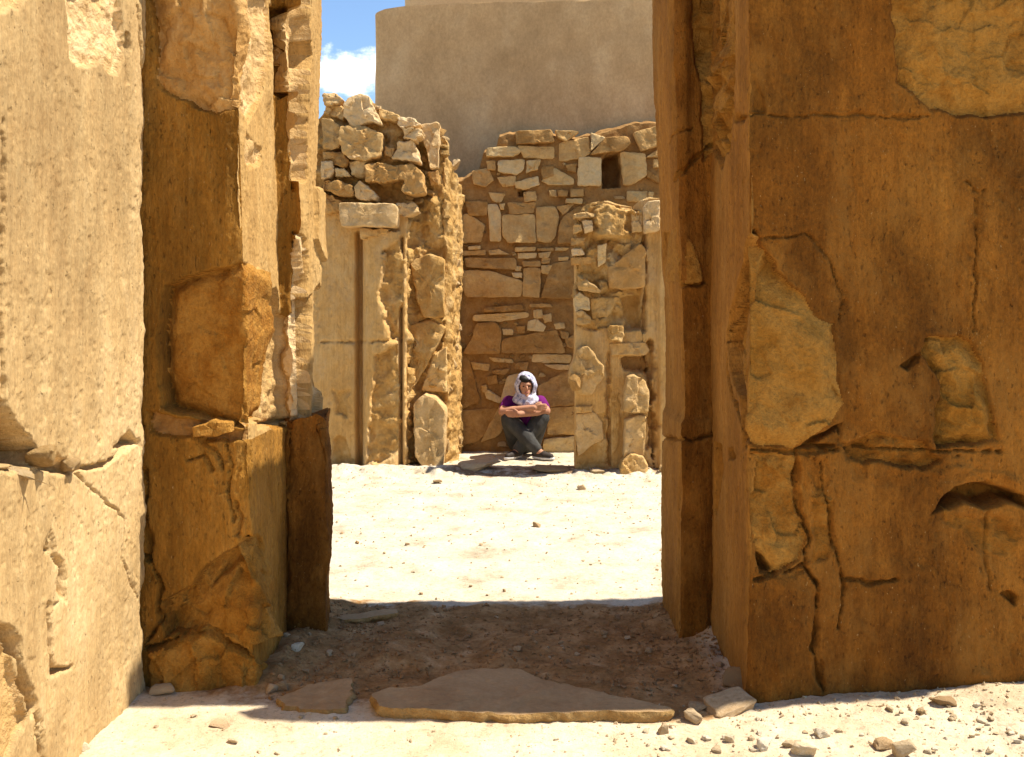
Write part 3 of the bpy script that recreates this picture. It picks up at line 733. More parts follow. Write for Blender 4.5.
# ragged rough masonry of the broken end
HR.patch([(HR.seg0[2] - .03, -.2), (HR.seg0[4] + .02, -.2), (HR.seg0[4] + .02, 3.5), (HR.seg0[2] - .03, 3.5)], .03, .07, .02, .02, part=1, freq=6, facet=.05)
HR.patch([(HR.seg0[4], -.2), (HR.seg0[5] + .7, -.2), (HR.seg0[5] + .7, 3.5), (HR.seg0[4], 3.5)], .0, .035, .02, .01, part=2, freq=9)
HR.H += .05 * fbm(S * 8, Z * 1.5, None, 88, 4) * (HR.SG >= 4)
ruinL = HR.build('ruined_wall', {0: M['ruin_plaster'], 1: M['ruin_core'], 2: M['ruin_core']},
                 {0: 'ruined_wall', 1: 'rubble_core', 2: 'broken_end'}, cap='dome')
tag(ruinL, 'inner ruined wall on the left, engaged plaster column under a heap of rubble', 'ruin')
z3 = lambda pts: zc(pts, 310, 0, 3.154)
z8 = lambda pts: zc(pts, 320, 90, 5.048)
def stones(lst, d, out, material, parent, seed, name='stone', conv=None, **kw):
    for i, it in enumerate(lst):
        pts, o, mt = (it if isinstance(it, tuple) and isinstance(it[0], list) else (it, out, material))
        flat_stone(name, conv(pts) if conv else pts, d, o if o is not None else out, mt or material, parent, seed + i, **kw)
flat_stone('lintel_stone', z8([(112, 578), (385, 580), (402, 600), (398, 700), (250, 695), (118, 697)]), 9.40, .17, 'stone_pale', ruinL, 3, back=.15, bev=.02, rough=.008)
stones([
    ([(130, 80), (200, 35), (250, 40), (285, 110), (325, 190), (270, 170), (180, 195), (135, 150)], .12, 'stone_pale'),
    ([(25, 25), (80, 22), (118, 55), (100, 85), (30, 88)], .10, 'stone_pale'),
    ([(30, 85), (110, 85), (135, 120), (120, 160), (60, 130), (25, 115)], .04, 'stone_wall'),
    ([(25, 165), (75, 160), (112, 195), (105, 300), (28, 305)], .13, 'stone_pale'),
    ([(120, 200), (230, 195), (325, 230), (310, 345), (240, 365), (130, 330), (110, 260)], .13, 'stone_wall'),
    ([(300, 95), (400, 130), (410, 150), (370, 165), (310, 150)], .05, 'stone_wall'),
    ([(400, 140), (480, 150), (512, 180), (420, 200), (395, 175)], .06, 'stone_pale'),
    ([(425, 205), (515, 212), (520, 240), (490, 262), (428, 255)], .15, 'stone_pale'),
    ([(405, 275), (470, 262), (490, 300), (510, 370), (375, 355)], .11, 'stone_pale'),
    ([(240, 390), (330, 375), (395, 400), (400, 460), (330, 480), (245, 470)], .15, 'stone_amber'),
    ([(390, 395), (470, 385), (520, 420), (530, 520), (460, 540), (420, 510), (440, 460), (400, 460)], .14, 'stone_amber'),
    ([(25, 320), (120, 325), (150, 365), (120, 395), (30, 375)], .10, 'stone_wall'),
    ([(22, 375), (65, 375), (85, 410), (60, 450), (22, 450)], .13, 'stone_pale'),
    ([(90, 405), (130, 402), (160, 440), (90, 442)], .10, 'stone_wall'),
    ([(150, 340), (235, 345), (235, 358), (160, 356)], .14, 'stone_pale'),
    ([(60, 480), (110, 465), (165, 490), (185, 545), (120, 545), (62, 515)], .15, 'stone_amber'),
    ([(180, 500), (215, 468), (298, 540), (295, 565), (210, 560)], .16, 'stone_pale'),
    ([(150, 365), (235, 365), (235, 440), (165, 440)], .06, 'stone_wall'),
    ([(22, 455), (60, 460), (60, 515), (25, 510)], .07, 'stone_wall'),
    ([(0, 515), (110, 560), (110, 620), (40, 630), (0, 600)], .08, 'stone_amber'),
    ([(330, 285), (372, 300), (370, 340), (335, 330)], .06, 'stone_wall'),
    ([(390, 575), (480, 570), (500, 620), (430, 640), (400, 620)], .07, 'stone_pale'),
    ([(215, 705), (350, 705), (340, 757), (215, 757)], .12, 'ruin_plaster'),
], 9.44, .1, 'stone_wall', ruinL, 300, 'rubble_stone', z8, back=.12, bev=.022, rough=.014, jag=.016, grow=1.06)
stones([
    ([(495, 185), (590, 162), (608, 175), (600, 400), (560, 410), (540, 300), (520, 250)], .07, 'stone_pale'),
    ([(545, 415), (600, 410), (600, 480), (560, 480)], .05, 'stone_wall'),
], 9.62, .1, 'stone_wall', ruinL, 340, 'rubble_stone', z8, back=.14, bev=.02, rough=.012)
z4 = lambda pts: zc(pts, 310, 180, 2.52)
stones([
    ([(252, 205), (280, 192), (300, 185), (342, 200), (338, 300), (342, 345), (315, 350), (285, 345), (270, 300), (262, 260)], .05, 'ruin_core'),
    ([(250, 365), (300, 352), (345, 370), (300, 460), (255, 535), (248, 460)], .06, 'ruin_core'),
    ([(310, 440), (345, 420), (345, 535), (280, 530)], .02, 'stone_wall'),
], 9.66, .05, 'stone_wall', ruinL, 360, 'core_stone', z4, back=.1, bev=.03, rough=.014)
flat_stone('standing_stone', z4([(262, 560), (290, 538), (318, 545), (345, 580), (342, 660), (335, 725), (285, 718), (268, 690)]), 9.55, .11, 'stone_pale', ruinL, 371, back=.16, bev=.03, rough=.012)
rc = random.Random(8)
for k in range(26):
    cx = rc.uniform(-1.8, -.65); fr = rc.random()
    rock('coping_stone', (cx, 9.45 + .42 * fr, float(np.interp(cx, [-1.8, -1.6, -1.25, -1.05, -.65], [3.36, 3.44, 3.40, 3.24, 3.16])) + rc.uniform(-.02, .05)), (rc.uniform(.06, .17), rc.uniform(.08, .16), rc.uniform(.05, .10)), 10 + k, rc.choice(['stone_pale', 'stone_wall', 'stone_pale', 'ruin_core']), ruinL)
for k in range(34):
    ppx, ppy = rc.uniform(326, 445), rc.uniform(128, 200)
    if 372 < ppx < 405 and ppy > 180: continue
    dq = 9.46 if ppx < 410 else 9.64
    w_ = rc.uniform(.05, .12)
    rock('rubble_stone', ((ppx - 512) / F * dq, dq, EYE - (ppy - HOR) * dq / F), (w_, .12, w_ * rc.uniform(.5, .9)), 60 + k, rc.choice(['stone_pale', 'stone_wall', 'stone_amber', 'ruin_core']), ruinL)
for k in range(30):
    t = rc.random(); zz = rc.uniform(.1, 3.0)
    rock('rubble_stone', (-.66 + .12 * t, 9.70 + .55 * t, zz), (.10, rc.uniform(.08, .2), rc.uniform(.05, .16)), 120 + k, rc.choice(['stone_pale', 'stone_pale', 'ruin_core']), ruinL, rot=(rc.uniform(-.2, .2), rc.uniform(-.2, .2), rc.uniform(-.3, .3)))

# ------------------------------------------------------------------ inner ruined wall, right
def ztopM(s, seg):
    x = .58 + (s - .45)
    base = np.interp(x, [.50, .56, .60, .66, .74, .88, .98, 1.05, 1.2, 1.21, 1.35, 1.6], [2.30, 2.33, 2.36, 2.45, 2.50, 2.51, 2.46, 2.42, 2.42, 2.52, 2.54, 2.5])
    return base + .03 * fbm(s * 13, s * 0 + 7, None, 3, 4)
MR = Relief([(.60, 9.60), (.575, 9.15), (1.75, 9.15), (1.75, 9.6)], [.015, .009, .03], rows(-.1, 2.4, .010), 2, ztop=ztopM, seed=330)
MR.plaster(1.2, .6, 23)
p = lambda pts: MR.q(1, pts)
z9 = lambda pts: zc(pts, 560, 180, 5.045)
z10 = lambda pts: zc(pts, 560, 320, 4.727)
MR.patch(p(z9([(20, 60), (420, 60), (425, 400), (420, 760), (30, 760), (30, 400)])), .03, .055, .02, .02, part=1, freq=8, facet=.04)
MR.patch(p(z9([(160, 140), (240, 115), (330, 150), (350, 280), (300, 310), (180, 300), (155, 220)])), -.07, .035, .05, .03, part=1, freq=9)
MR.patch(p(z9([(300, 590), (415, 560), (420, 757), (330, 757)])), .13, .012, .03, .02, part=0)
MR.patch(p(z10([(270, 170), (420, 160), (425, 250), (300, 250)])), .12, .02, .03, .02, part=2)
MR.patch(p(z10([(60, 640), (80, 440), (220, 430), (235, 690), (60, 700)])), .02, .03, .03, .03, part=1)
MR.crack(p(z10([(232, 160), (230, 400), (236, 690)])), .02, .05)
MR.crack(p(z10([(425, 110), (430, 420), (445, 700)])), .045, .13, .01)
MR.crack(p(z9([(425, 280), (430, 500), (425, 757)])), .016, .07, .006)
MR.H += .05 * ss(1.33, 1.36, MR.S - MR.seg0[1] + .575) * (MR.SG == 1)
ruinR = MR.build('ruined_wall', {0: M['ruin_plaster'], 1: M['ruin_core'], 2: M['mortar']}, {0: 'ruined_wall', 1: 'rubble_core', 2: 'niche'}, cap='dome')
tag(ruinR, 'inner ruined wall stub right of the seated person, pale upright stones at its foot', 'ruin')
stones([
    ([(62, 172), (120, 165), (178, 175), (178, 190), (68, 196)], .05, 'stone_pale'),
    ([(110, 208), (160, 205), (165, 262), (125, 268)], .06, 'stone_pale'),
    ([(68, 226), (105, 224), (112, 262), (72, 272)], .05, 'stone_wall'),
    ([(58, 292), (130, 290), (128, 330), (60, 330)], .02, 'stone_wall'),
    ([(60, 348), (110, 345), (124, 378), (62, 384)], .05, 'stone_pale'),
    ([(55, 392), (158, 385), (158, 425), (58, 428)], .04, 'stone_amber'),
    ([(84, 478), (130, 500), (205, 560), (200, 572), (92, 556)], .09, 'stone_pale'),
    ([(68, 600), (95, 562), (148, 600), (148, 660), (100, 655), (75, 665)], .08, 'stone_wall'),
    ([(75, 665), (105, 655), (150, 690), (150, 725), (80, 732)], .09, 'stone_pale'),
    ([(235, 440), (275, 425), (330, 370), (400, 320), (430, 350), (425, 540), (330, 555), (245, 545)], .06, 'stone_amber'),
    ([(360, 160), (412, 158), (415, 260), (360, 270)], .03, 'stone_wall'),
    ([(415, 140), (440, 112), (495, 105), (495, 262), (420, 270)], .13, 'stone_pale'),
    ([(190, 330), (235, 320), (230, 420), (190, 440)], .03, 'stone_wall'),
    ([(150, 600), (230, 590), (300, 590), (240, 690), (160, 700)], .03, 'ruin_core'),
], 9.17, .05, 'stone_wall', ruinR, 400, 'rubble_stone', z9, back=.10, bev=.018, rough=.010)
flat_stone('pale_block', z10([(75, 130), (125, 120), (160, 150), (165, 180), (202, 210), (200, 270), (165, 310), (150, 350), (90, 352), (42, 300), (40, 240), (60, 190)]), 9.16, .14, 'stone_pale', ruinR, 431, back=.1, bev=.03, rough=.016)
rock('rubble_stone', ((576 - 512) / F * 9.05, 9.03, EYE - (381 - HOR) * 9.05 / F), (.17, .12, .17), 9, 'stone_amber', ruinR)
stones([
    ([(225, 25), (295, 20), (300, 75), (285, 105), (225, 90)], .10, 'ruin_core'),
    ([(70, 405), (152, 402), (155, 434), (72, 436)], .06, 'ruin_plaster'),
    ([(72, 440), (165, 436), (200, 480), (205, 560), (150, 590), (85, 645), (75, 560)], .035, 'stone_pale'),
    ([(240, 250), (290, 230), (285, 420), (270, 600), (240, 640)], .02, 'ruin_core'),
    ([(230, 110), (400, 105), (418, 140), (400, 165), (240, 165)], .05, 'ruin_plaster'),
], 9.17, .05, 'stone_wall', ruinR, 440, 'rubble_stone', z10, back=.10, bev=.018, rough=.010)
flat_stone('standing_stone', z10([(310, 265), (345, 250), (395, 285), (415, 330), (410, 428), (350, 436), (290, 425), (298, 340)]), 9.13, .12, 'stone_pale', ruinR, 451, back=.1, bev=.025, rough=.012)
flat_stone('standing_stone', z10([(305, 470), (360, 445), (402, 452), (396, 560), (388, 640), (345, 650), (296, 640)]), 9.13, .10, 'stone_pale', ruinR, 452, back=.1, bev=.02, rough=.010)
flat_stone('foot_stone', z10([(285, 660), (330, 625), (390, 640), (412, 680), (405, 728), (340, 735), (275, 730)]), 9.07, .10, 'ruin_plaster', ruinR, 453, back=.12, bev=.03, rough=.012)

# ------------------------------------------------------------------ rubble back wall, stone by stone
DK = 10.5
def ztopK(s, seg):
    x = -1.6 + (s - .4)
    base = np.interp(x, [-1.6, -.53, -.36, -.30, -.17, -.14, -.02, .3, .65, .9, 1.3, 2.9],
                     [2.85, 2.86, 2.93, 3.16, 3.17, 3.31, 3.36, 3.34, 3.30, 3.34, 3.46, 3.5])
    return base + .02 * fbm(s * 9, s * 0 + 2, None, 3, 3)
KR = Relief([(-1.6, 10.9), (-1.6, DK), (2.9, DK), (2.9, 10.9)], [.05, .012, .05], rows(-.1, 3.0, .012), 1, ztop=ztopK, seed=430)
KR.H += .022 * fbm(KR.S * 5, KR.Z * 6, None, 51, 4) + .010 * fbm(KR.S * 22, KR.Z * 22, None, 52, 3)
KR.H -= .05 * ss(.45, .0, KR.Z) * (KR.SG == 1) * .4
kq = lambda pts: KR.q(1, pts)
z5 = lambda pts: zc(pts, 440, 110, 3.983)
z6 = lambda pts: zc(pts, 440, 290, 3.983)
KR.patch(kq(z5([(640, 205), (655, 180), (712, 172), (725, 240), (720, 308), (648, 312)])), .30, .03, .02, .01, part=0)
KR.patch(kq(z5([(305, 318), (340, 312), (345, 345), (310, 348)])), .12, .02, .02, .01, part=0)
wallK = KR.build('rubble_wall', {0: M['mortar']}, {0: 'rubble_wall'}, cap='back', capd=.5, caprise=.10)
tag(wallK, 'rubble stone wall behind the seated person, large brown fieldstones set in mud mortar', 'wall')
UP5 = [
    [(305, 90), (440, 82), (452, 130), (310, 138)], [(310, 145), (450, 148), (448, 195), (335, 190)], [(190, 155), (300, 150), (320, 170), (290, 188), (188, 188)],
    [(460, 85), (550, 90), (500, 130), (470, 115)], [(478, 135), (590, 108), (595, 175), (555, 195), (475, 205)], [(600, 95), (655, 115), (600, 165)],
    [(600, 180), (660, 115), (740, 110), (755, 135), (720, 165)], [(770, 95), (870, 65), (875, 140), (800, 165)], [(820, 190), (880, 150), (940, 150), (940, 190)],
    [(553, 192), (640, 192), (638, 300), (550, 300)], [(718, 170), (815, 180), (818, 260), (770, 295), (730, 295)], [(185, 205), (220, 205), (220, 240), (190, 240)],
    [(130, 245), (190, 235), (210, 280), (180, 305), (135, 295)], [(235, 205), (335, 200), (330, 240), (300, 260), (235, 245)], [(230, 270), (300, 262), (300, 300), (250, 305)],
    [(345, 205), (400, 200), (390, 240), (345, 250)], [(300, 290), (390, 265), (395, 300), (340, 318), (305, 310)], [(400, 230), (450, 225), (450, 262), (410, 275)],
    [(405, 285), (455, 232), (530, 275), (530, 298), (440, 300)], [(500, 220), (545, 215), (540, 250), (510, 245)], [(195, 330), (260, 335), (240, 370), (210, 360)],
    [(435, 322), (460, 320), (465, 345), (435, 345)], [(468, 322), (508, 322), (505, 345), (470, 345)], [(520, 315), (570, 318), (570, 345), (522, 348)],
    [(335, 330), (380, 325), (385, 360), (340, 365)], [(745, 325), (825, 325), (825, 365), (745, 365)], [(828, 325), (850, 330), (845, 350), (828, 350)],
    [(500, 355), (565, 355), (565, 375), (500, 372)], [(100, 365), (190, 365), (185, 420), (120, 420)], [(80, 430), (110, 415), (180, 460), (160, 525), (80, 528)],
    [(190, 380), (230, 380), (243, 420), (243, 520), (200, 520)], [(235, 375), (258, 375), (255, 398), (238, 398)], [(270, 370), (380, 370), (370, 410), (280, 415)],
    [(250, 420), (375, 420), (380, 525), (270, 528), (252, 500)], [(383, 390), (460, 392), (472, 430), (460, 500), (435, 525), (388, 520)], [(464, 385), (535, 375), (492, 418)],
    [(480, 440), (545, 390), (570, 395), (560, 530), (470, 530)], [(115, 545), (160, 542), (160, 555), (115, 557)], [(80, 562), (180, 558), (180, 578), (85, 580)],
    [(195, 560), (235, 555), (275, 575), (200, 578)], [(300, 548), (380, 546), (378, 562), (300, 565)], [(310, 570), (385, 570), (380, 590), (312, 592)],
    [(390, 570), (440, 565), (430, 588), (395, 588)], [(390, 552), (450, 550), (450, 562), (390, 562)], [(460, 547), (510, 550), (500, 560), (460, 560)],
    [(100, 590), (295, 590), (300, 635), (110, 625)], [(85, 640), (200, 643), (325, 683), (315, 742), (110, 742), (85, 670)], [(330, 602), (400, 602), (398, 624), (330, 624)],
    [(335, 632), (400, 632), (395, 745), (330, 740)], [(445, 615), (530, 600), (530, 750), (405, 745)], [(300, 622), (325, 625), (320, 642), (300, 640)],
    [(285, 648), (325, 650), (325, 668), (290, 665)], [(405, 590), (440, 590), (435, 612), (405, 612)], [(405, 620), (445, 620), (430, 655), (405, 650)], [(470, 588), (510, 585), (510, 600), (470, 602)],
    [(850, 200), (875, 200), (875, 230), (850, 230)], [(820, 240), (870, 270), (880, 300), (825, 270)],
]
LO6 = [
    [(180, 70), (325, 58), (330, 80), (180, 88)], [(135, 100), (345, 88), (350, 108), (240, 125), (135, 122)], [(370, 80), (405, 78), (410, 110), (375, 112)],
    [(360, 55), (440, 55), (445, 68), (360, 68)], [(410, 100), (440, 95), (445, 125), (415, 130)], [(350, 125), (385, 115), (420, 145), (410, 165), (350, 160)],
    [(305, 145), (340, 140), (340, 172), (310, 172)], [(145, 135), (215, 128), (243, 160), (235, 250), (95, 250), (130, 190)], [(255, 195), (460, 160), (495, 250), (250, 248)],
    [(250, 155), (290, 155), (290, 178), (252, 178)], [(455, 135), (495, 130), (498, 152), (460, 155)], [(480, 165), (510, 170), (510, 195), (485, 192)],
    [(498, 195), (540, 175), (540, 235), (505, 225)], [(80, 265), (118, 285), (160, 440), (85, 470)], [(195, 268), (285, 275), (290, 290), (215, 285)],
    [(122, 285), (200, 295), (190, 320), (135, 315)], [(370, 255), (520, 258), (515, 290), (440, 290), (370, 285)], [(420, 297), (515, 297), (510, 318), (450, 312)],
    [(185, 345), (225, 335), (230, 372), (190, 375)], [(165, 380), (185, 375), (190, 405), (170, 405)], [(180, 410), (195, 400), (245, 430), (240, 450), (185, 430)],
    [(247, 430), (270, 345), (330, 335), (370, 350), (370, 460), (252, 455)], [(390, 385), (500, 325), (560, 322), (560, 455), (410, 460)], [(430, 470), (560, 465), (560, 572), (430, 570)],
    [(415, 595), (560, 580), (560, 655), (415, 640)], [(85, 482), (228, 472), (220, 530), (150, 600), (90, 610)], [(238, 462), (270, 500), (245, 560), (225, 580), (165, 600)],
    [(300, 292), (350, 287), (345, 320), (300, 315)], [(210, 320), (280, 312), (260, 337), (215, 333)],
]
n = 0
rr = random.Random(4)
for lst, conv in ((UP5, z5), (LO6, z6)):
    for i, pts in enumerate(lst):
        if n >= 100: break
        top = lst is UP5 and i in (0, 2, 3, 5, 6, 7)  # top course pushed out to keep the wall face in shade
        flush = lst is LO6 and i in (13, 22, 23, 24, 25, 26)
        flat_stone('stone', conv(pts), DK, .075 if top else (.022 if flush else rr.uniform(.028, .052)),
                   'stone_wall' if rr.random() < .95 else 'stone_pale', wallK, 500 + n, back=.05, bev=.014, rough=.007,
                   tilt=(rr.uniform(-.06, .02), rr.uniform(-.10, .0)), npts=44, nrings=5, grow=1.07)
        n += 1

# little packing stones pressed into the mud between the big ones
allp = [z5(q_) for q_ in UP5] + [z6(q_) for q_ in LO6]
rp = random.Random(21); n = 0
while n < 85:
    x_, y_ = rp.uniform(461, 660), rp.uniform(150, 445)
    if y_ < 190 and x_ < 492 or 598 < x_ < 624 and 150 < y_ < 192: continue
    sdm = max(float(poly_sd(np.array([x_]), np.array([y_]), p_)[0]) for p_ in allp)
    if sdm > -1.5: continue
    w_ = min(.075, max(.03, -sdm * 1.5 * DK / F))
    rock('packing_stone', ((x_ - 512) / F * DK, DK - .004, EYE - (y_ - HOR) * DK / F), (w_ * rp.uniform(1, 1.7), .07, w_ * rp.uniform(.6, 1)), 200 + n, rp.choice(['stone_wall', 'stone_wall', 'stone_pale', 'ruin_core']), wallK, rot=(rp.uniform(-.2, .2), rp.uniform(-.3, .3), rp.uniform(-.2, .2)))
    n += 1

# ------------------------------------------------------------------ tall plain building behind
BL = Relief([(-1.58, 13.2), (-1.575, 11.35), (2.9, 10.95), (2.9, 13)], [.05, .03, .1], rows(-.1, 4.93, .03), 3, seed=620,
            ztop=lambda s, seg: np.interp(s, [0, 1.8, 1.87, 1.98, 2.2, 3, 7], [4.86, 4.86, 4.88, 4.92, 4.945, 4.955, 4.93]) + .010 * fbm(s * 3, s * 0, None, 6, 3))
BL.H += .018 * fbm(BL.S * .9, BL.Z * .9, None, 55, 3) + .006 * fbm(BL.S * 5, BL.Z * 5, None, 56, 4)
big = BL.build('plastered_building', {0: M['big_wall']}, {0: 'plastered_building'}, cap='ngon')
tag(big, 'tall plain brown rendered building rising behind the rubble wall', 'building')
UB = Relief([(-1.50, 15), (-1.46, 13.4), (4, 13.2), (4, 15)], [.2, .1, .2], rows(-.1, 5.75, .1), 2)
UB.H += .01 * fbm(UB.S, UB.Z, None, 57, 3)
UB.build('upper_storey', {0: M['big_wall_upper']}, {0: 'upper_storey'}, big)

# ------------------------------------------------------------------ threshold slabs
def ground_slab(name, px, zt, thick, seed, label, cat, edge=True, front_drop=0.):
    pts = []
    for x, y in px:
        Y = F * (EYE - zt) / (y - HOR); pts.append(np.array([(x - 512) / F * Y, Y]))
    A = sum(a_[0] * b_[1] - b_[0] * a_[1] for a_, b_ in zip(pts, pts[1:] + pts[:1]))
    if A < 0: pts = pts[::-1]
    npts = 220; per = [np.linalg.norm(b_ - a_) for a_, b_ in zip(pts, pts[1:] + pts[:1])]; tot = sum(per); res = []
    for k in range(npts):
        t = k / npts * tot; i = 0
        while t > per[i]: t -= per[i]; i += 1
        res.append(pts[i] + (pts[(i + 1) % len(pts)] - pts[i]) * t / per[i])
    R = np.array(res)
    for _ in range(3): R = .25 * np.roll(R, 1, 0) + .5 * R + .25 * np.roll(R, -1, 0)
    R = R + .028 * np.stack([fbm(R[:, 0] * 8, R[:, 1] * 8, None, seed, 5, .6), fbm(R[:, 0] * 8, R[:, 1] * 8, None, seed + 5, 5, .6)], 1)
    c_ = R.mean(0); rad = np.linalg.norm(R - c_, axis=1)
    top = lambda xy: zt + .014 * fbm(xy[:, 0] * 4, xy[:, 1] * 4, None, seed + 2, 4) + .003 * fbm(xy[:, 0] * 25, xy[:, 1] * 25, None, seed + 3, 3)
    rings = []
    for ins, dz in ((.03, -thick), (.012, -thick * .62), (-.004, -thick * .3), (0, -.005), (.006, 0)):
        xy = c_ + (R - c_) * (1 - ins / rad)[:, None]
        xy = xy + (.022 * fbm(R[:, 0] * 14 + dz * 40, R[:, 1] * 14, None, seed + 7, 3))[:, None] * (R - c_) / rad[:, None] * (1 if dz < 0 else 0)
        rings.append(np.column_stack([xy, top(xy) + dz]))
    ne = len(rings)
    for ff in np.linspace(.93, .05, 14):
        xy = c_ + (R - c_) * ff; rings.append(np.column_stack([xy, top(xy)]))
    V = np.concatenate(rings); J = np.arange(len(rings) * npts).reshape(len(rings), npts); Jn = np.roll(J, -1, 1)
    Q = np.stack([J[:-1], Jn[:-1], Jn[1:], J[1:]], -1).reshape(-1, 4)
    k = (ne - 1) * npts
    root = mesh_np(name, V, Q[k:], M['slab'], ngon=[list(J[-1])])
    mesh_np('broken_edge', V, Q[:k], M['slab_edge'], root)
    return tag(root, label, cat)
z11 = lambda pts: zc(pts, 240, 580, 2.226)
ground_slab('threshold_slab', z11([(285, 252), (330, 240), (395, 237), (435, 218), (470, 203), (530, 196), (605, 196), (650, 207), (690, 222), (760, 240), (860, 262), (962, 284), (960, 292), (820, 292), (700, 292), (640, 297), (520, 293), (400, 290), (310, 284)]),
            .042, .075, 7, 'long flat threshold slab with a pale broken front edge, lying across the shaded gateway floor', 'stone slab')
ground_slab('paving_slab', z11([(75, 268), (110, 250), (150, 235), (190, 225), (245, 222), (250, 240), (235, 285), (180, 290), (110, 282)]),
            .02, .05, 17, 'small low paving slab on the gateway floor beside the left pier', 'stone slab')
ground_slab('paving_slab', z11([(205, 85), (250, 75), (350, 62), (352, 76), (300, 84), (230, 92)]),
            .012, .04, 27, 'thin worn paving slab at the far edge of the shaded gateway floor', 'stone slab')

# ------------------------------------------------------------------ loose stones with a look of their own
def loose(px, py, w, h, seed, label, material='pebble', cat='stone', depth=None, name='loose_stone', group=None, **kw):
    X, Y, z = gpt(px, py)
    k = Y / F; W_ = w * k; H_ = h * k * 1.1
    o = rock(name, (X, Y, z + H_ * .30), (W_ * 1.1, depth or W_ * .85, H_), seed, material, rot=(random.Random(seed).uniform(-.12, .12), random.Random(seed + 1).uniform(-.15, .15), random.Random(seed).uniform(-.4, .4)), **kw)
    return tag(o, label, cat, group)
z12 = lambda x, y: (680 + x / 2.977, 640 + y / 2.977)
loose(*z12(168, 132), 26, 27, 31, 'rounded brown boulder leaning against the inner foot of the right pier', 'pebble_dark')
loose(*z12(152, 205), 48, 16, 2, 'broad flat brown rock in the shade at the right pier corner', 'pebble_dark', boxy=.45)
loose(*z12(40, 244), 19, 15, 14, 'pale grey stone standing just right of the threshold slab tip', 'pebble')
loose(*z12(55, 205), 20, 7, 5, 'thin brown stone wedged behind the pale grey stone by the slab', 'pebble_dark')
loose(663, 733, 13, 12, 6, 'small upright pale stone in sunlight at the tip of the threshold slab', 'pebble')
loose(*z12(255, 318), 20, 11, 7, 'brown and white stone with a dark side in the right foreground', 'pebble')
loose(*z12(370, 345), 24, 15, 18, 'large pale stone at the bottom edge in the right foreground', 'pebble')
loose(*z12(422, 284), 16, 10, 9, 'tan stone with a shaded left side below the right pier face', 'pebble')
loose(*z12(606, 318), 22, 9, 10, 'long brown wedge of stone at the bottom right', 'pebble_dark')
loose(*z12(668, 346), 24, 18, 11, 'big light stone half buried at the bottom edge on the right', 'pebble')
loose(*z12(150, 304), 11, 9, 12, 'small rounded stone below the right pier corner in sunlight', 'pebble')
loose(*z12(322, 318), 14, 7, 13, 'flat cream stone between two bigger stones in the right foreground', 'pebble')
loose(*z12(718, 220), 8, 7, 15, 'little white stone close under the foot of the right pier', 'stone_pale')
loose(*z12(785, 190), 26, 8, 36, 'flat brown stone at the foot of the right pier face', 'pebble_dark')
loose(161, 694, 28, 11, 17, 'flat pale stone at the foot of the left pier corner', 'pebble', depth=.08)
loose(220, 727, 20, 8, 8, 'dark edged flat stone on the sunlit ground at lower left', 'pebble_dark')
loose(236, 742, 15, 6, 39, 'low tan stone near the bottom edge at lower left', 'pebble')
loose(82, 750, 18, 9, 20, 'stone lying at the foot of the sunlit left wall', 'pebble')
loose(537, 527, 9, 8, 21, 'biggest brown stone in the middle of the sunlit courtyard', 'pebble_dark')
loose(582, 489, 10, 8, 22, 'angular brown stone on the courtyard floor before the right ruin', 'pebble_dark')
loose(438, 483, 11, 5, 3, 'low brown stone on the courtyard floor before the left ruin', 'pebble_dark')
loose(478, 468, 44, 9, 24, 'long low dark rock on the step between the two ruined walls', 'pebble_dark')
loose(553, 471, 38, 6, 25, 'flat dark rock at the foot of the right ruin', 'pebble_dark')
loose(597, 474, 17, 7, 26, 'grey brown lump of stone below the right ruin', 'pebble')
loose(662, 471, 8, 8, 27, 'pale stone at the right end of the ruin foot', 'stone_pale')
loose(272, 690, 12, 10, 28, 'reddish stone against the inner foot of the left pier', 'pebble_dark')
loose(281, 678, 18, 10, 29, 'brown stone heaped by the left pier beside the small slab', 'pebble_dark')
loose(298, 650, 15, 9, 30, 'tan stone in front of the shaded left jamb block', 'pebble')

# repeats: small stones, each an object, in three groups
rs = random.Random(11)
def scatter(n, box, wmin, wmax, material, label, group, avoid=None):
    k = 0
    while k < n:
        px, py = rs.uniform(box[0], box[2]), rs.uniform(box[1], box[3])
        if avoid and avoid(px, py): continue
        X, Y, z = gpt(px, py); w = rs.uniform(wmin, wmax) * (.6 + .4 * rs.random())
        o = rock('small_stone', (X, Y, z + w * .15), (w, w * rs.uniform(.6, 1), w * rs.uniform(.4, .7)), rs.randrange(900), material)
        tag(o, label, 'stone', group); k += 1
scatter(28, (332, 478, 662, 598), .018, .045, 'pebble_dark', 'small stone on the sunlit courtyard floor beyond the gate', 'small stones on the courtyard floor')
def slab_area(x, y): return 355 < x < 672 and 664 < y < 728
scatter(60, (270, 615, 735, 705), .015, .05, 'pebble_dark', 'small brown stone among the rubble of the shaded gateway floor', 'small stones on the gateway floor', slab_area)
def under(x, y): return y < 716 - (x - 690) * .085 + 6
scatter(60, (640, 690, 1024, 756), .012, .05, 'pebble', 'small pale stone strewn on the sunlit ground before the right pier', 'small stones before the right pier', under)
scatter(16, (95, 705, 640, 756), .012, .04, 'pebble', 'small stone on the sunlit sand at the bottom of the picture', 'small stones in the foreground sand', lambda x, y: slab_area(x, y) or y < 730 and x < 130)

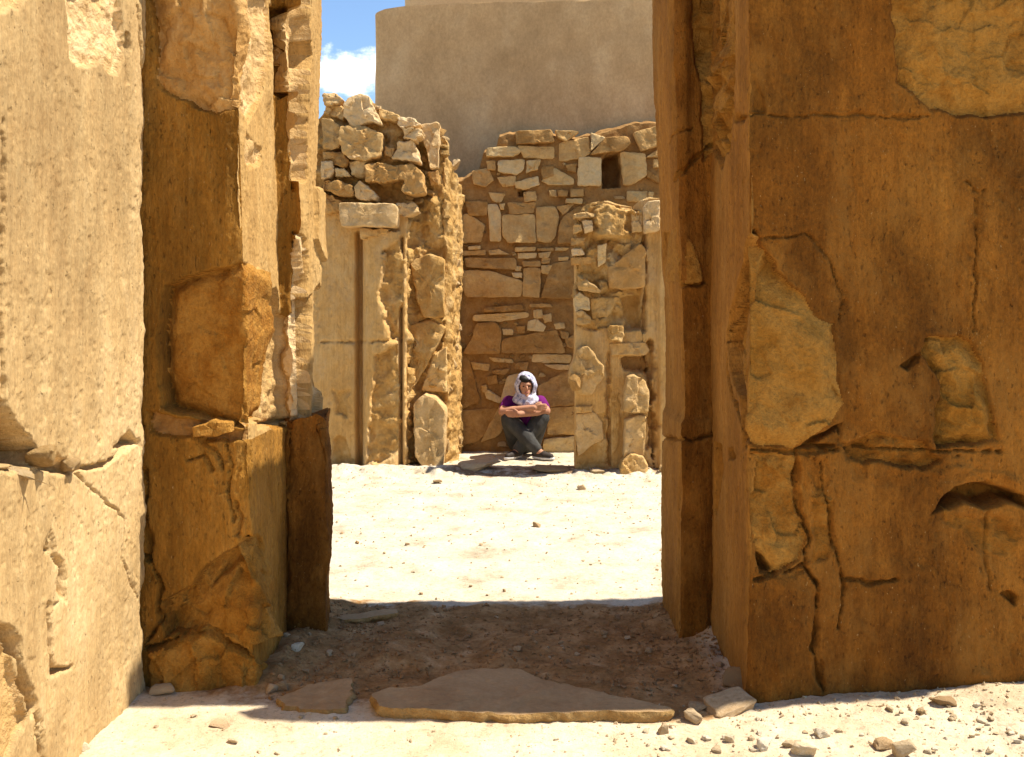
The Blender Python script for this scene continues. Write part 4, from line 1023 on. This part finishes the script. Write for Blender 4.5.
# gravel too fine to count
def gravel():
    rg = np.random.default_rng(5); tmpl = []
    for k in range(8):
        bm = bmesh.new(); r = random.Random(k)
        for _ in range(9): bm.verts.new(Vector((r.gauss(0, 1), r.gauss(0, 1), r.gauss(0, .7))).normalized() * .5 * r.uniform(.7, 1))
        h = bmesh.ops.convex_hull(bm, input=bm.verts); bmesh.ops.delete(bm, geom=[v for v in bm.verts if not v.link_faces], context='VERTS')
        bmesh.ops.triangulate(bm, faces=bm.faces[:]); bm.verts.index_update()
        tmpl.append((np.array([v.co[:] for v in bm.verts]), np.array([[v.index for v in f_.verts] for f_ in bm.faces]))); bm.free()
    VV = []; TT = []; nv = 0; done = []
    def put(n, xr, yr, s0, s1, keep):
        nonlocal nv
        for _ in range(n):
            x = rg.uniform(*xr); y = rg.uniform(*yr)
            if not keep(x, y, rg.random()): continue
            s = s0 + (s1 - s0) * rg.random() ** 3
            v, t = tmpl[rg.integers(8)]
            a_ = rg.uniform(0, 6.28); R = np.array([[math.cos(a_), -math.sin(a_), 0], [math.sin(a_), math.cos(a_), 0], [0, 0, 1]])
            w = (v * s * rg.uniform(.6, 1.2, 3)) @ R.T + np.array([x, y, float(gz(x, y)) + s * .12])
            VV.append(w); TT.append(t + nv); nv += len(v)
    clump = lambda x, y: float(fbm(np.array([x * 2.5]), np.array([y * 2.5]), None, 91, 3)[0]) * .5 + .5
    put(5200, (-1.0, .95), (4.0, 5.2), .006, .034, lambda x, y, u: u < .25 + 1.2 * max(0, abs(x) - .35) + .3 * clump(x, y))
    done.append((np.concatenate(VV), np.concatenate(TT))); VV.clear(); TT.clear(); nv = 0
    put(3400, (.3, 2.3), (3.1, 3.95), .005, .026, lambda x, y, u: u < .15 + .35 * x * clump(x, y) + .3 * (y > 3.75))
    put(1300, (-1.5, .5), (3.1, 4.0), .004, .014, lambda x, y, u: u < .5 * clump(x, y) + .2)
    put(6500, (-1.7, 1.8), (5.2, 9.3), .006, .026, lambda x, y, u: u < (.25 + .75 * (y - 5.2) / 4) * clump(x, y))
    put(700, (-1.8, 1.6), (9.0, 10.3), .01, .045, lambda x, y, u: u < .6)
    done.append((np.concatenate(VV), np.concatenate(TT))); return done
(rv, rt), (gv, gt) = gravel()
tag(mesh_np('rubble', rv, None, M['earth_crumb_shade_tint'], tris=rt, smooth=False), 'brown rubble crumbs on the shaded earth floor of the gateway', 'rubble', kind='stuff')
gr = mesh_np('gravel', gv, None, M['pebble'], tris=gt, smooth=False)
tag(gr, 'fine pale gravel strewn over the sunlit sand and courtyard floor', 'gravel', kind='stuff')

# ------------------------------------------------------------------ seated person
def capsule(bm, p0, r0, p1, r1, n=14):
    p0 = Vector(p0); p1 = Vector(p1); ax = (p1 - p0)
    L = ax.length; ax = ax.normalized() if L > 1e-6 else Vector((0, 0, 1))
    u = ax.orthogonal().normalized(); v = ax.cross(u)
    prof = [(-math.cos(t), math.sin(t)) for t in np.linspace(.12, math.pi / 2, 5)]
    rr_ = [(p0 + ax * (a_ * r0), b_ * r0) for a_, b_ in prof] + [(p1 - ax * (a_ * r1), b_ * r1) for a_, b_ in prof[::-1]]
    ring = []
    for c_, r_ in rr_:
        ring.append([bm.verts.new(c_ + (u * math.cos(k * 2 * math.pi / n) + v * math.sin(k * 2 * math.pi / n)) * r_) for k in range(n)])
    for A, B in zip(ring, ring[1:]):
        for k in range(n): bm.faces.new((A[k], A[(k + 1) % n], B[(k + 1) % n], B[k]))
    bm.faces.new(ring[0][::-1]); bm.faces.new(ring[-1])
def chain(bm, pts):
    for (p0, r0), (p1, r1) in zip(pts, pts[1:]): capsule(bm, p0, r0, p1, r1)
def blob(bm, c_, size, rot=(0, 0, 0)):
    from mathutils import Euler
    m = Matrix.Translation(c_) @ Euler(rot).to_matrix().to_4x4() @ Matrix.Diagonal((*size, 1))
    bmesh.ops.create_uvsphere(bm, u_segments=24, v_segments=16, radius=1, matrix=m)
def fuse(name, bm, voxel, material, parent, smooth=4, fold=None):
    me = bpy.data.meshes.new('tmp'); bmesh.ops.recalc_face_normals(bm, faces=bm.faces[:]); bm.to_mesh(me); bm.free()
    o = bpy.data.objects.new('tmp', me); COL.objects.link(o)
    r_ = o.modifiers.new('r', 'REMESH'); r_.mode = 'VOXEL'; r_.voxel_size = voxel
    s_ = o.modifiers.new('s', 'SMOOTH'); s_.factor = .5; s_.iterations = smooth
    dg = C.evaluated_depsgraph_get(); dg.update()
    nm = bpy.data.meshes.new_from_object(o.evaluated_get(dg)); bpy.data.objects.remove(o)
    nm.name = name
    co = np.empty(len(nm.vertices) * 3, np.float32); nm.vertices.foreach_get('co', co); co = co.reshape(-1, 3).astype(float)
    if fold:
        no = np.empty(len(nm.vertices) * 3, np.float32); nm.vertices.foreach_get('normal', no); no = no.reshape(-1, 3)
        a_, fr, st = fold
        d_ = a_ * ridge(co[:, 0] * fr + co[:, 2] * fr * .6, co[:, 1] * fr + co[:, 2] * fr * st, 5, 3)
        co = co + no * d_[:, None]; nm.vertices.foreach_set('co', co.astype(np.float32).ravel())
    nm.materials.clear(); nm.materials.append(material)
    nm.polygons.foreach_set('use_smooth', np.ones(len(nm.polygons), bool)); nm.update()
    return link(name, nm, parent)

px0, py0 = .125, 10.13
person = thing('person', 'person seated on the ground, folded arms, pale head scarf, purple shirt and dark jeans', 'person', (px0, py0, float(gz(px0, py0)) + .005))
# viewer-left = -x ; body faces the camera (-y), head turned a little to viewer right
HIP = (0, .17, .13); CH = (.0, .12, .42); NK = (.01, .05, .57); HD = (.015, -.01, .705)
SHL = (-.165, .09, .535); SHR = (.175, .09, .535)
ELL = (-.235, -.07, .465); ELR = (.235, -.07, .47)
WRL = (.10, -.185, .515); WRR = (-.06, -.19, .45)
KNL = (-.165, -.07, .385); KNR = (.185, -.05, .40)
ANL = (.135, -.17, .085); ANR = (-.07, -.11, .075)
bm = bmesh.new()
chain(bm, [(HIP, .13), (CH, .13), (NK, .06)]); chain(bm, [(NK, .055), (HD, .05)])
blob(bm, (HD[0], HD[1], HD[2] + .02), (.076, .094, .098)); blob(bm, (HD[0] + .004, HD[1] - .025, HD[2] - .05), (.056, .066, .062))
blob(bm, (HD[0] + .012, HD[1] - .103, HD[2] - .004), (.012, .019, .024), (-.3, 0, 0))     # nose
blob(bm, (HD[0] + .008, HD[1] - .080, HD[2] + .034), (.05, .016, .010))                  # brow
blob(bm, (HD[0] + .010, HD[1] - .085, HD[2] - .078), (.022, .018, .016))                 # chin
for sx in (-1, 1): blob(bm, (HD[0] + sx * .078, HD[1] + .01, HD[2]), (.012, .022, .032))  # ears
chain(bm, [(CH, .10), (SHL, .065), (ELL, .046), (WRL, .030)]); chain(bm, [(CH, .10), (SHR, .065), (ELR, .046), (WRR, .030)])
chain(bm, [(HIP, .12), (KNL, .07), (ANL, .042)]); chain(bm, [(HIP, .12), (KNR, .07), (ANR, .042)])
chain(bm, [(ANL, .042), ((.20, -.215, .045), .036), ((.27, -.235, .032), .026)])
chain(bm, [(ANR, .042), ((-.12, -.17, .04), .034), ((-.175, -.21, .03), .026)])
def hand(bm, w, dirn, side, down):
    w = Vector(w); d_ = Vector(dirn).normalized(); s_ = Vector(side).normalized(); n_ = Vector(down).normalized()
    palm = w + d_ * .05
    for k in range(4):
        o_ = s_ * (-.027 + .018 * k)
        capsule(bm, w + o_ * .6 + d_ * .01, .015, w + d_ * .075 + o_, .0115)
        L_ = (.072, .080, .075, .058)[k]
        a_ = w + d_ * .08 + o_; b_ = a_ + d_ * L_ * .5 + n_ * L_ * .12; c_ = b_ + d_ * L_ * .3 + n_ * L_ * .32
        capsule(bm, a_, .0098, b_, .009, 10); capsule(bm, b_, .009, c_, .0078, 10)
    t0 = w + d_ * .02 - s_ * .03
    capsule(bm, t0, .013, t0 + d_ * .03 - s_ * .02 + n_ * .006, .0105, 10); capsule(bm, t0 + d_ * .03 - s_ * .02 + n_ * .006, .0105, t0 + d_ * .058 - s_ * .022 + n_ * .016, .0088, 10)
hand(bm, WRL, (.95, .20, .05), (0, .15, -1), (0, .9, -.25))
hand(bm, WRR, (-.95, .22, .02), (0, .15, -1), (0, .9, -.25))
fuse('body', bm, .0055, M['skin'], person, 3)
# jeans
bm = bmesh.new()
chain(bm, [((0, .17, .15), .15), ((0, .15, .30), .135)])
chain(bm, [((-.07, .15, .14), .12), (KNL, .088), ((KNL[0] * .45 + ANL[0] * .55, -.13, .23), .076), ((ANL[0] - .012, ANL[1] + .006, ANL[2] + .02), .062)])
chain(bm, [((.07, .15, .14), .12), (KNR, .088), ((KNR[0] * .45 + ANR[0] * .55, -.085, .22), .078), ((ANR[0] + .01, ANR[1] + .005, ANR[2] + .02), .064)])
fuse('jeans', bm, .008, M['denim'], person, 3, (.0045, 11, .5))
# shirt: torso and short sleeves
bm = bmesh.new()
chain(bm, [((0, .15, .24), .142), (CH, .145), ((.005, .08, .53), .085)])
for sh, el in ((SHL, ELL), (SHR, ELR)):
    mid_ = Vector(sh).lerp(Vector(el), .62)
    chain(bm, [((sh[0] * .5, .1, .50), .10), (sh, .077), (tuple(mid_), .063)])
fuse('shirt', bm, .007, M['purple'], person, 3, (.004, 13, .4))
# head scarf: hood with a face opening, wrapped round the neck
bm = bmesh.new(); nt_, nv_ = 48, 26; grid = []
for iv in range(nv_ + 1):
    ph = -1.15 + iv / nv_ * (math.pi / 2 + 1.15 - .02); row = []
    for it in range(nt_):
        th = it / nt_ * 2 * math.pi
        R_ = 1 + .13 * float(fbm(np.array([th * 2.4]), np.array([ph * 2.]), None, 3, 3)[0])
        x = math.sin(th) * math.cos(ph) * .108 * R_; y = -math.cos(th) * math.cos(ph) * .122 * R_; z = math.sin(ph) * (.128 if ph > 0 else .135)
        row.append(bm.verts.new((HD[0] + x, HD[1] + .028 + y, HD[2] + .018 + z)))
    grid.append(row)
for iv in range(nv_):
    for it in range(nt_):
        th = (it + .5) / nt_ * 2 * math.pi; th = th - 2 * math.pi if th > math.pi else th
        ph = -1.15 + (iv + .5) / nv_ * (math.pi / 2 + 1.13)
        if ((th - .04) / .80) ** 2 + ((ph + .13) / .72) ** 2 < 1: continue
        bm.faces.new((grid[iv][it], grid[iv][(it + 1) % nt_], grid[iv + 1][(it + 1) % nt_], grid[iv + 1][it]))
bm.normal_update()
bmesh.ops.solidify(bm, geom=bm.faces[:], thickness=-.012)
for k, (rx, ry, zz, th_) in enumerate(((.092, .10, .60, .034), (.112, .11, .578, .032), (.086, .112, .637, .026))):
    prev = None
    for it in range(25):
        t = it / 24 * 2 * math.pi
        p_ = (HD[0] + rx * math.sin(t + k), HD[1] + .03 - ry * math.cos(t + k) * (1 if math.cos(t + k) < 0 else .92), zz - .03 * math.cos(t + k) + .008 * math.sin(3 * t + k))
        if prev: capsule(bm, prev, th_, p_, th_, 10)
        prev = p_
chain(bm, [((.05, -.075, .60), .032), ((.03, -.09, .555), .03)])
fuse('head_scarf', bm, .0055, M['scarf'], person, 2, (.004, 22, .8))
# hair showing under the hood, eyes, mouth
bm = bmesh.new(); blob(bm, (HD[0] - .012, HD[1] - .055, HD[2] + .088), (.062, .048, .034), (.5, .25, 0)); blob(bm, (HD[0], HD[1] + .01, HD[2] + .05), (.082, .09, .085))
fuse('hair', bm, .006, M['hair'], person, 1)
for sx in (-1, 1):
    bm = bmesh.new(); blob(bm, (HD[0] + .008 + sx * .031, HD[1] - .086, HD[2] + .016), (.013, .008, .0065))
    fuse('eye', bm, .002, M['eye'], person, 1)
bm = bmesh.new(); blob(bm, (HD[0] + .011, HD[1] - .092, HD[2] - .047), (.022, .008, .007)); fuse('mouth', bm, .002, M['lip'], person, 1)
# shoes
for an, m1, toe, nm_ in ((ANL, (.20, -.215, .045), (.275, -.24, .034), 'shoe'), (ANR, (-.12, -.17, .042), (-.18, -.215, .034), 'shoe')):
    bm = bmesh.new(); a_ = Vector(an); 
    chain(bm, [((an[0] - (m1[0] - an[0]) * .25, an[1] + .02, .05), .042), (m1, .044), (toe, .034)])
    sh_ = fuse(nm_, bm, .006, M['shoe'], person, 2)
    bm = bmesh.new(); chain(bm, [((an[0] - (m1[0] - an[0]) * .3, an[1] + .022, .022), .036), ((m1[0], m1[1], .022), .042), ((toe[0] + (toe[0] - m1[0]) * .12, toe[1] - .004, .02), .035)])
    for v in bm.verts: v.co.z = max(.002, min(v.co.z, .028))
    fuse('sole', bm, .006, M['sole'], sh_, 1)

person.scale = (.94, 1, 1)
# ------------------------------------------------------------------ origins at the base of the big things
for o, base in ((wallA, (-1.53, 3.0, 0)), (pierL, (-1.3, 4.6, 0)), (pierR, (1.8, 4.6, 0)), (ruinL, (-1.6, 9.6, 0)), (ruinR, (1.1, 9.4, 0)), (wallK, (.6, 10.7, 0)), (big, (.6, 12, 0))):
    bx = Vector(base)
    def shift(q_):
        for c_ in q_.children:
            shift(c_)
        if q_.type == 'MESH' and q_.data.users == 1 and q_.location.length < 1e-6:
            q_.data.transform(Matrix.Translation(-bx))
        elif q_ is not o:
            q_.location = q_.location - bx
    shift(o); o.location = bx; o['kind'] = 'thing'

# ------------------------------------------------------------------ light, sky, camera
EL, AZ = 60, 1.3            # elevation; degrees from +x (right) towards +y (away)
sd = Vector((math.cos(math.radians(EL)) * math.cos(math.radians(AZ)), math.cos(math.radians(EL)) * math.sin(math.radians(AZ)), math.sin(math.radians(EL))))
sun = bpy.data.lights.new('sun', 'SUN'); sun.energy = 4.8; sun.angle = math.radians(.5); sun.color = (1, .93, .82)
so = bpy.data.objects.new('sun', sun); COL.objects.link(so); so.rotation_euler = sd.to_track_quat('Z', 'Y').to_euler(); so.location = (6, 4, 12)
w = bpy.data.worlds.new('World'); scene.world = w; w.use_nodes = True
nt = w.node_tree; N = nt.nodes; L = nt.links; bg = N['Background']; bg.inputs['Strength'].default_value = .105
sky = N.new('ShaderNodeTexSky'); sky.sky_type = 'NISHITA'; sky.sun_disc = False
sky.sun_elevation = math.radians(EL); sky.sun_rotation = math.radians(90 - AZ); sky.air_density = 1.; sky.dust_density = 0.; sky.ozone_density = 4.
tc = N.new('ShaderNodeTexCoord')
mp = N.new('ShaderNodeMapping'); mp.inputs['Scale'].default_value = (1, 1, 1.7); mp.inputs['Location'].default_value = (.0, 0, 0); L.new(tc.outputs['Generated'], mp.inputs['Vector'])
nz = N.new('ShaderNodeTexNoise'); nz.inputs['Scale'].default_value = 12; nz.inputs['Detail'].default_value = 10; nz.inputs['Roughness'].default_value = .62; L.new(mp.outputs['Vector'], nz.inputs['Vector'])
# one cumulus bank low over the far side of the courtyard
dv = N.new('ShaderNodeVectorMath'); dv.operation = 'SUBTRACT'; L.new(tc.outputs['Generated'], dv.inputs[0]); dv.inputs[1].default_value = tuple(Vector((-.162, 1, .235)).normalized())
sc_ = N.new('ShaderNodeVectorMath'); sc_.operation = 'MULTIPLY'; L.new(dv.outputs[0], sc_.inputs[0]); sc_.inputs[1].default_value = (1, 1, 2.6)
ln = N.new('ShaderNodeVectorMath'); ln.operation = 'LENGTH'; L.new(sc_.outputs[0], ln.inputs[0])
def mth(op, a_, b_):
    n_ = N.new('ShaderNodeMath'); n_.operation = op
    for i, q_ in enumerate((a_, b_)):
        if isinstance(q_, (int, float)): n_.inputs[i].default_value = q_
        else: L.new(q_, n_.inputs[i])
    return n_.outputs[0]
val = mth('SUBTRACT', mth('ADD', mth('MULTIPLY', nz.outputs['Fac'], .9), .27), mth('MULTIPLY', ln.outputs['Value'], 3.6))
mr_ = N.new('ShaderNodeMapRange'); mr_.interpolation_type = 'SMOOTHSTEP'; mr_.inputs['From Min'].default_value = .46; mr_.inputs['From Max'].default_value = .62
L.new(val, mr_.inputs['Value'])
mx = N.new('ShaderNodeMix'); mx.data_type = 'RGBA'; L.new(mr_.outputs['Result'], mx.inputs['Factor']); L.new(sky.outputs[0], mx.inputs['A']); mx.inputs['B'].default_value = (9, 9.3, 9.6, 1)
L.new(mx.outputs['Result'], bg.inputs['Color'])

cam = bpy.data.cameras.new('camera'); co_ = bpy.data.objects.new('camera', cam); COL.objects.link(co_)
co_.location = (0, 0, EYE); co_.rotation_euler = (math.pi / 2, 0, 0)
cam.lens = 35; cam.sensor_width = 36; cam.shift_y = -(378.5 - HOR) / 1024; cam.clip_start = .05; cam.clip_end = 2000
scene.camera = co_
vs = scene.view_settings; vs.view_transform = 'Standard'; vs.look = 'None'; vs.gamma = 1; vs.exposure = .95; vs.use_curve_mapping = False
scene.cycles.max_bounces = 8; scene.cycles.diffuse_bounces = 5
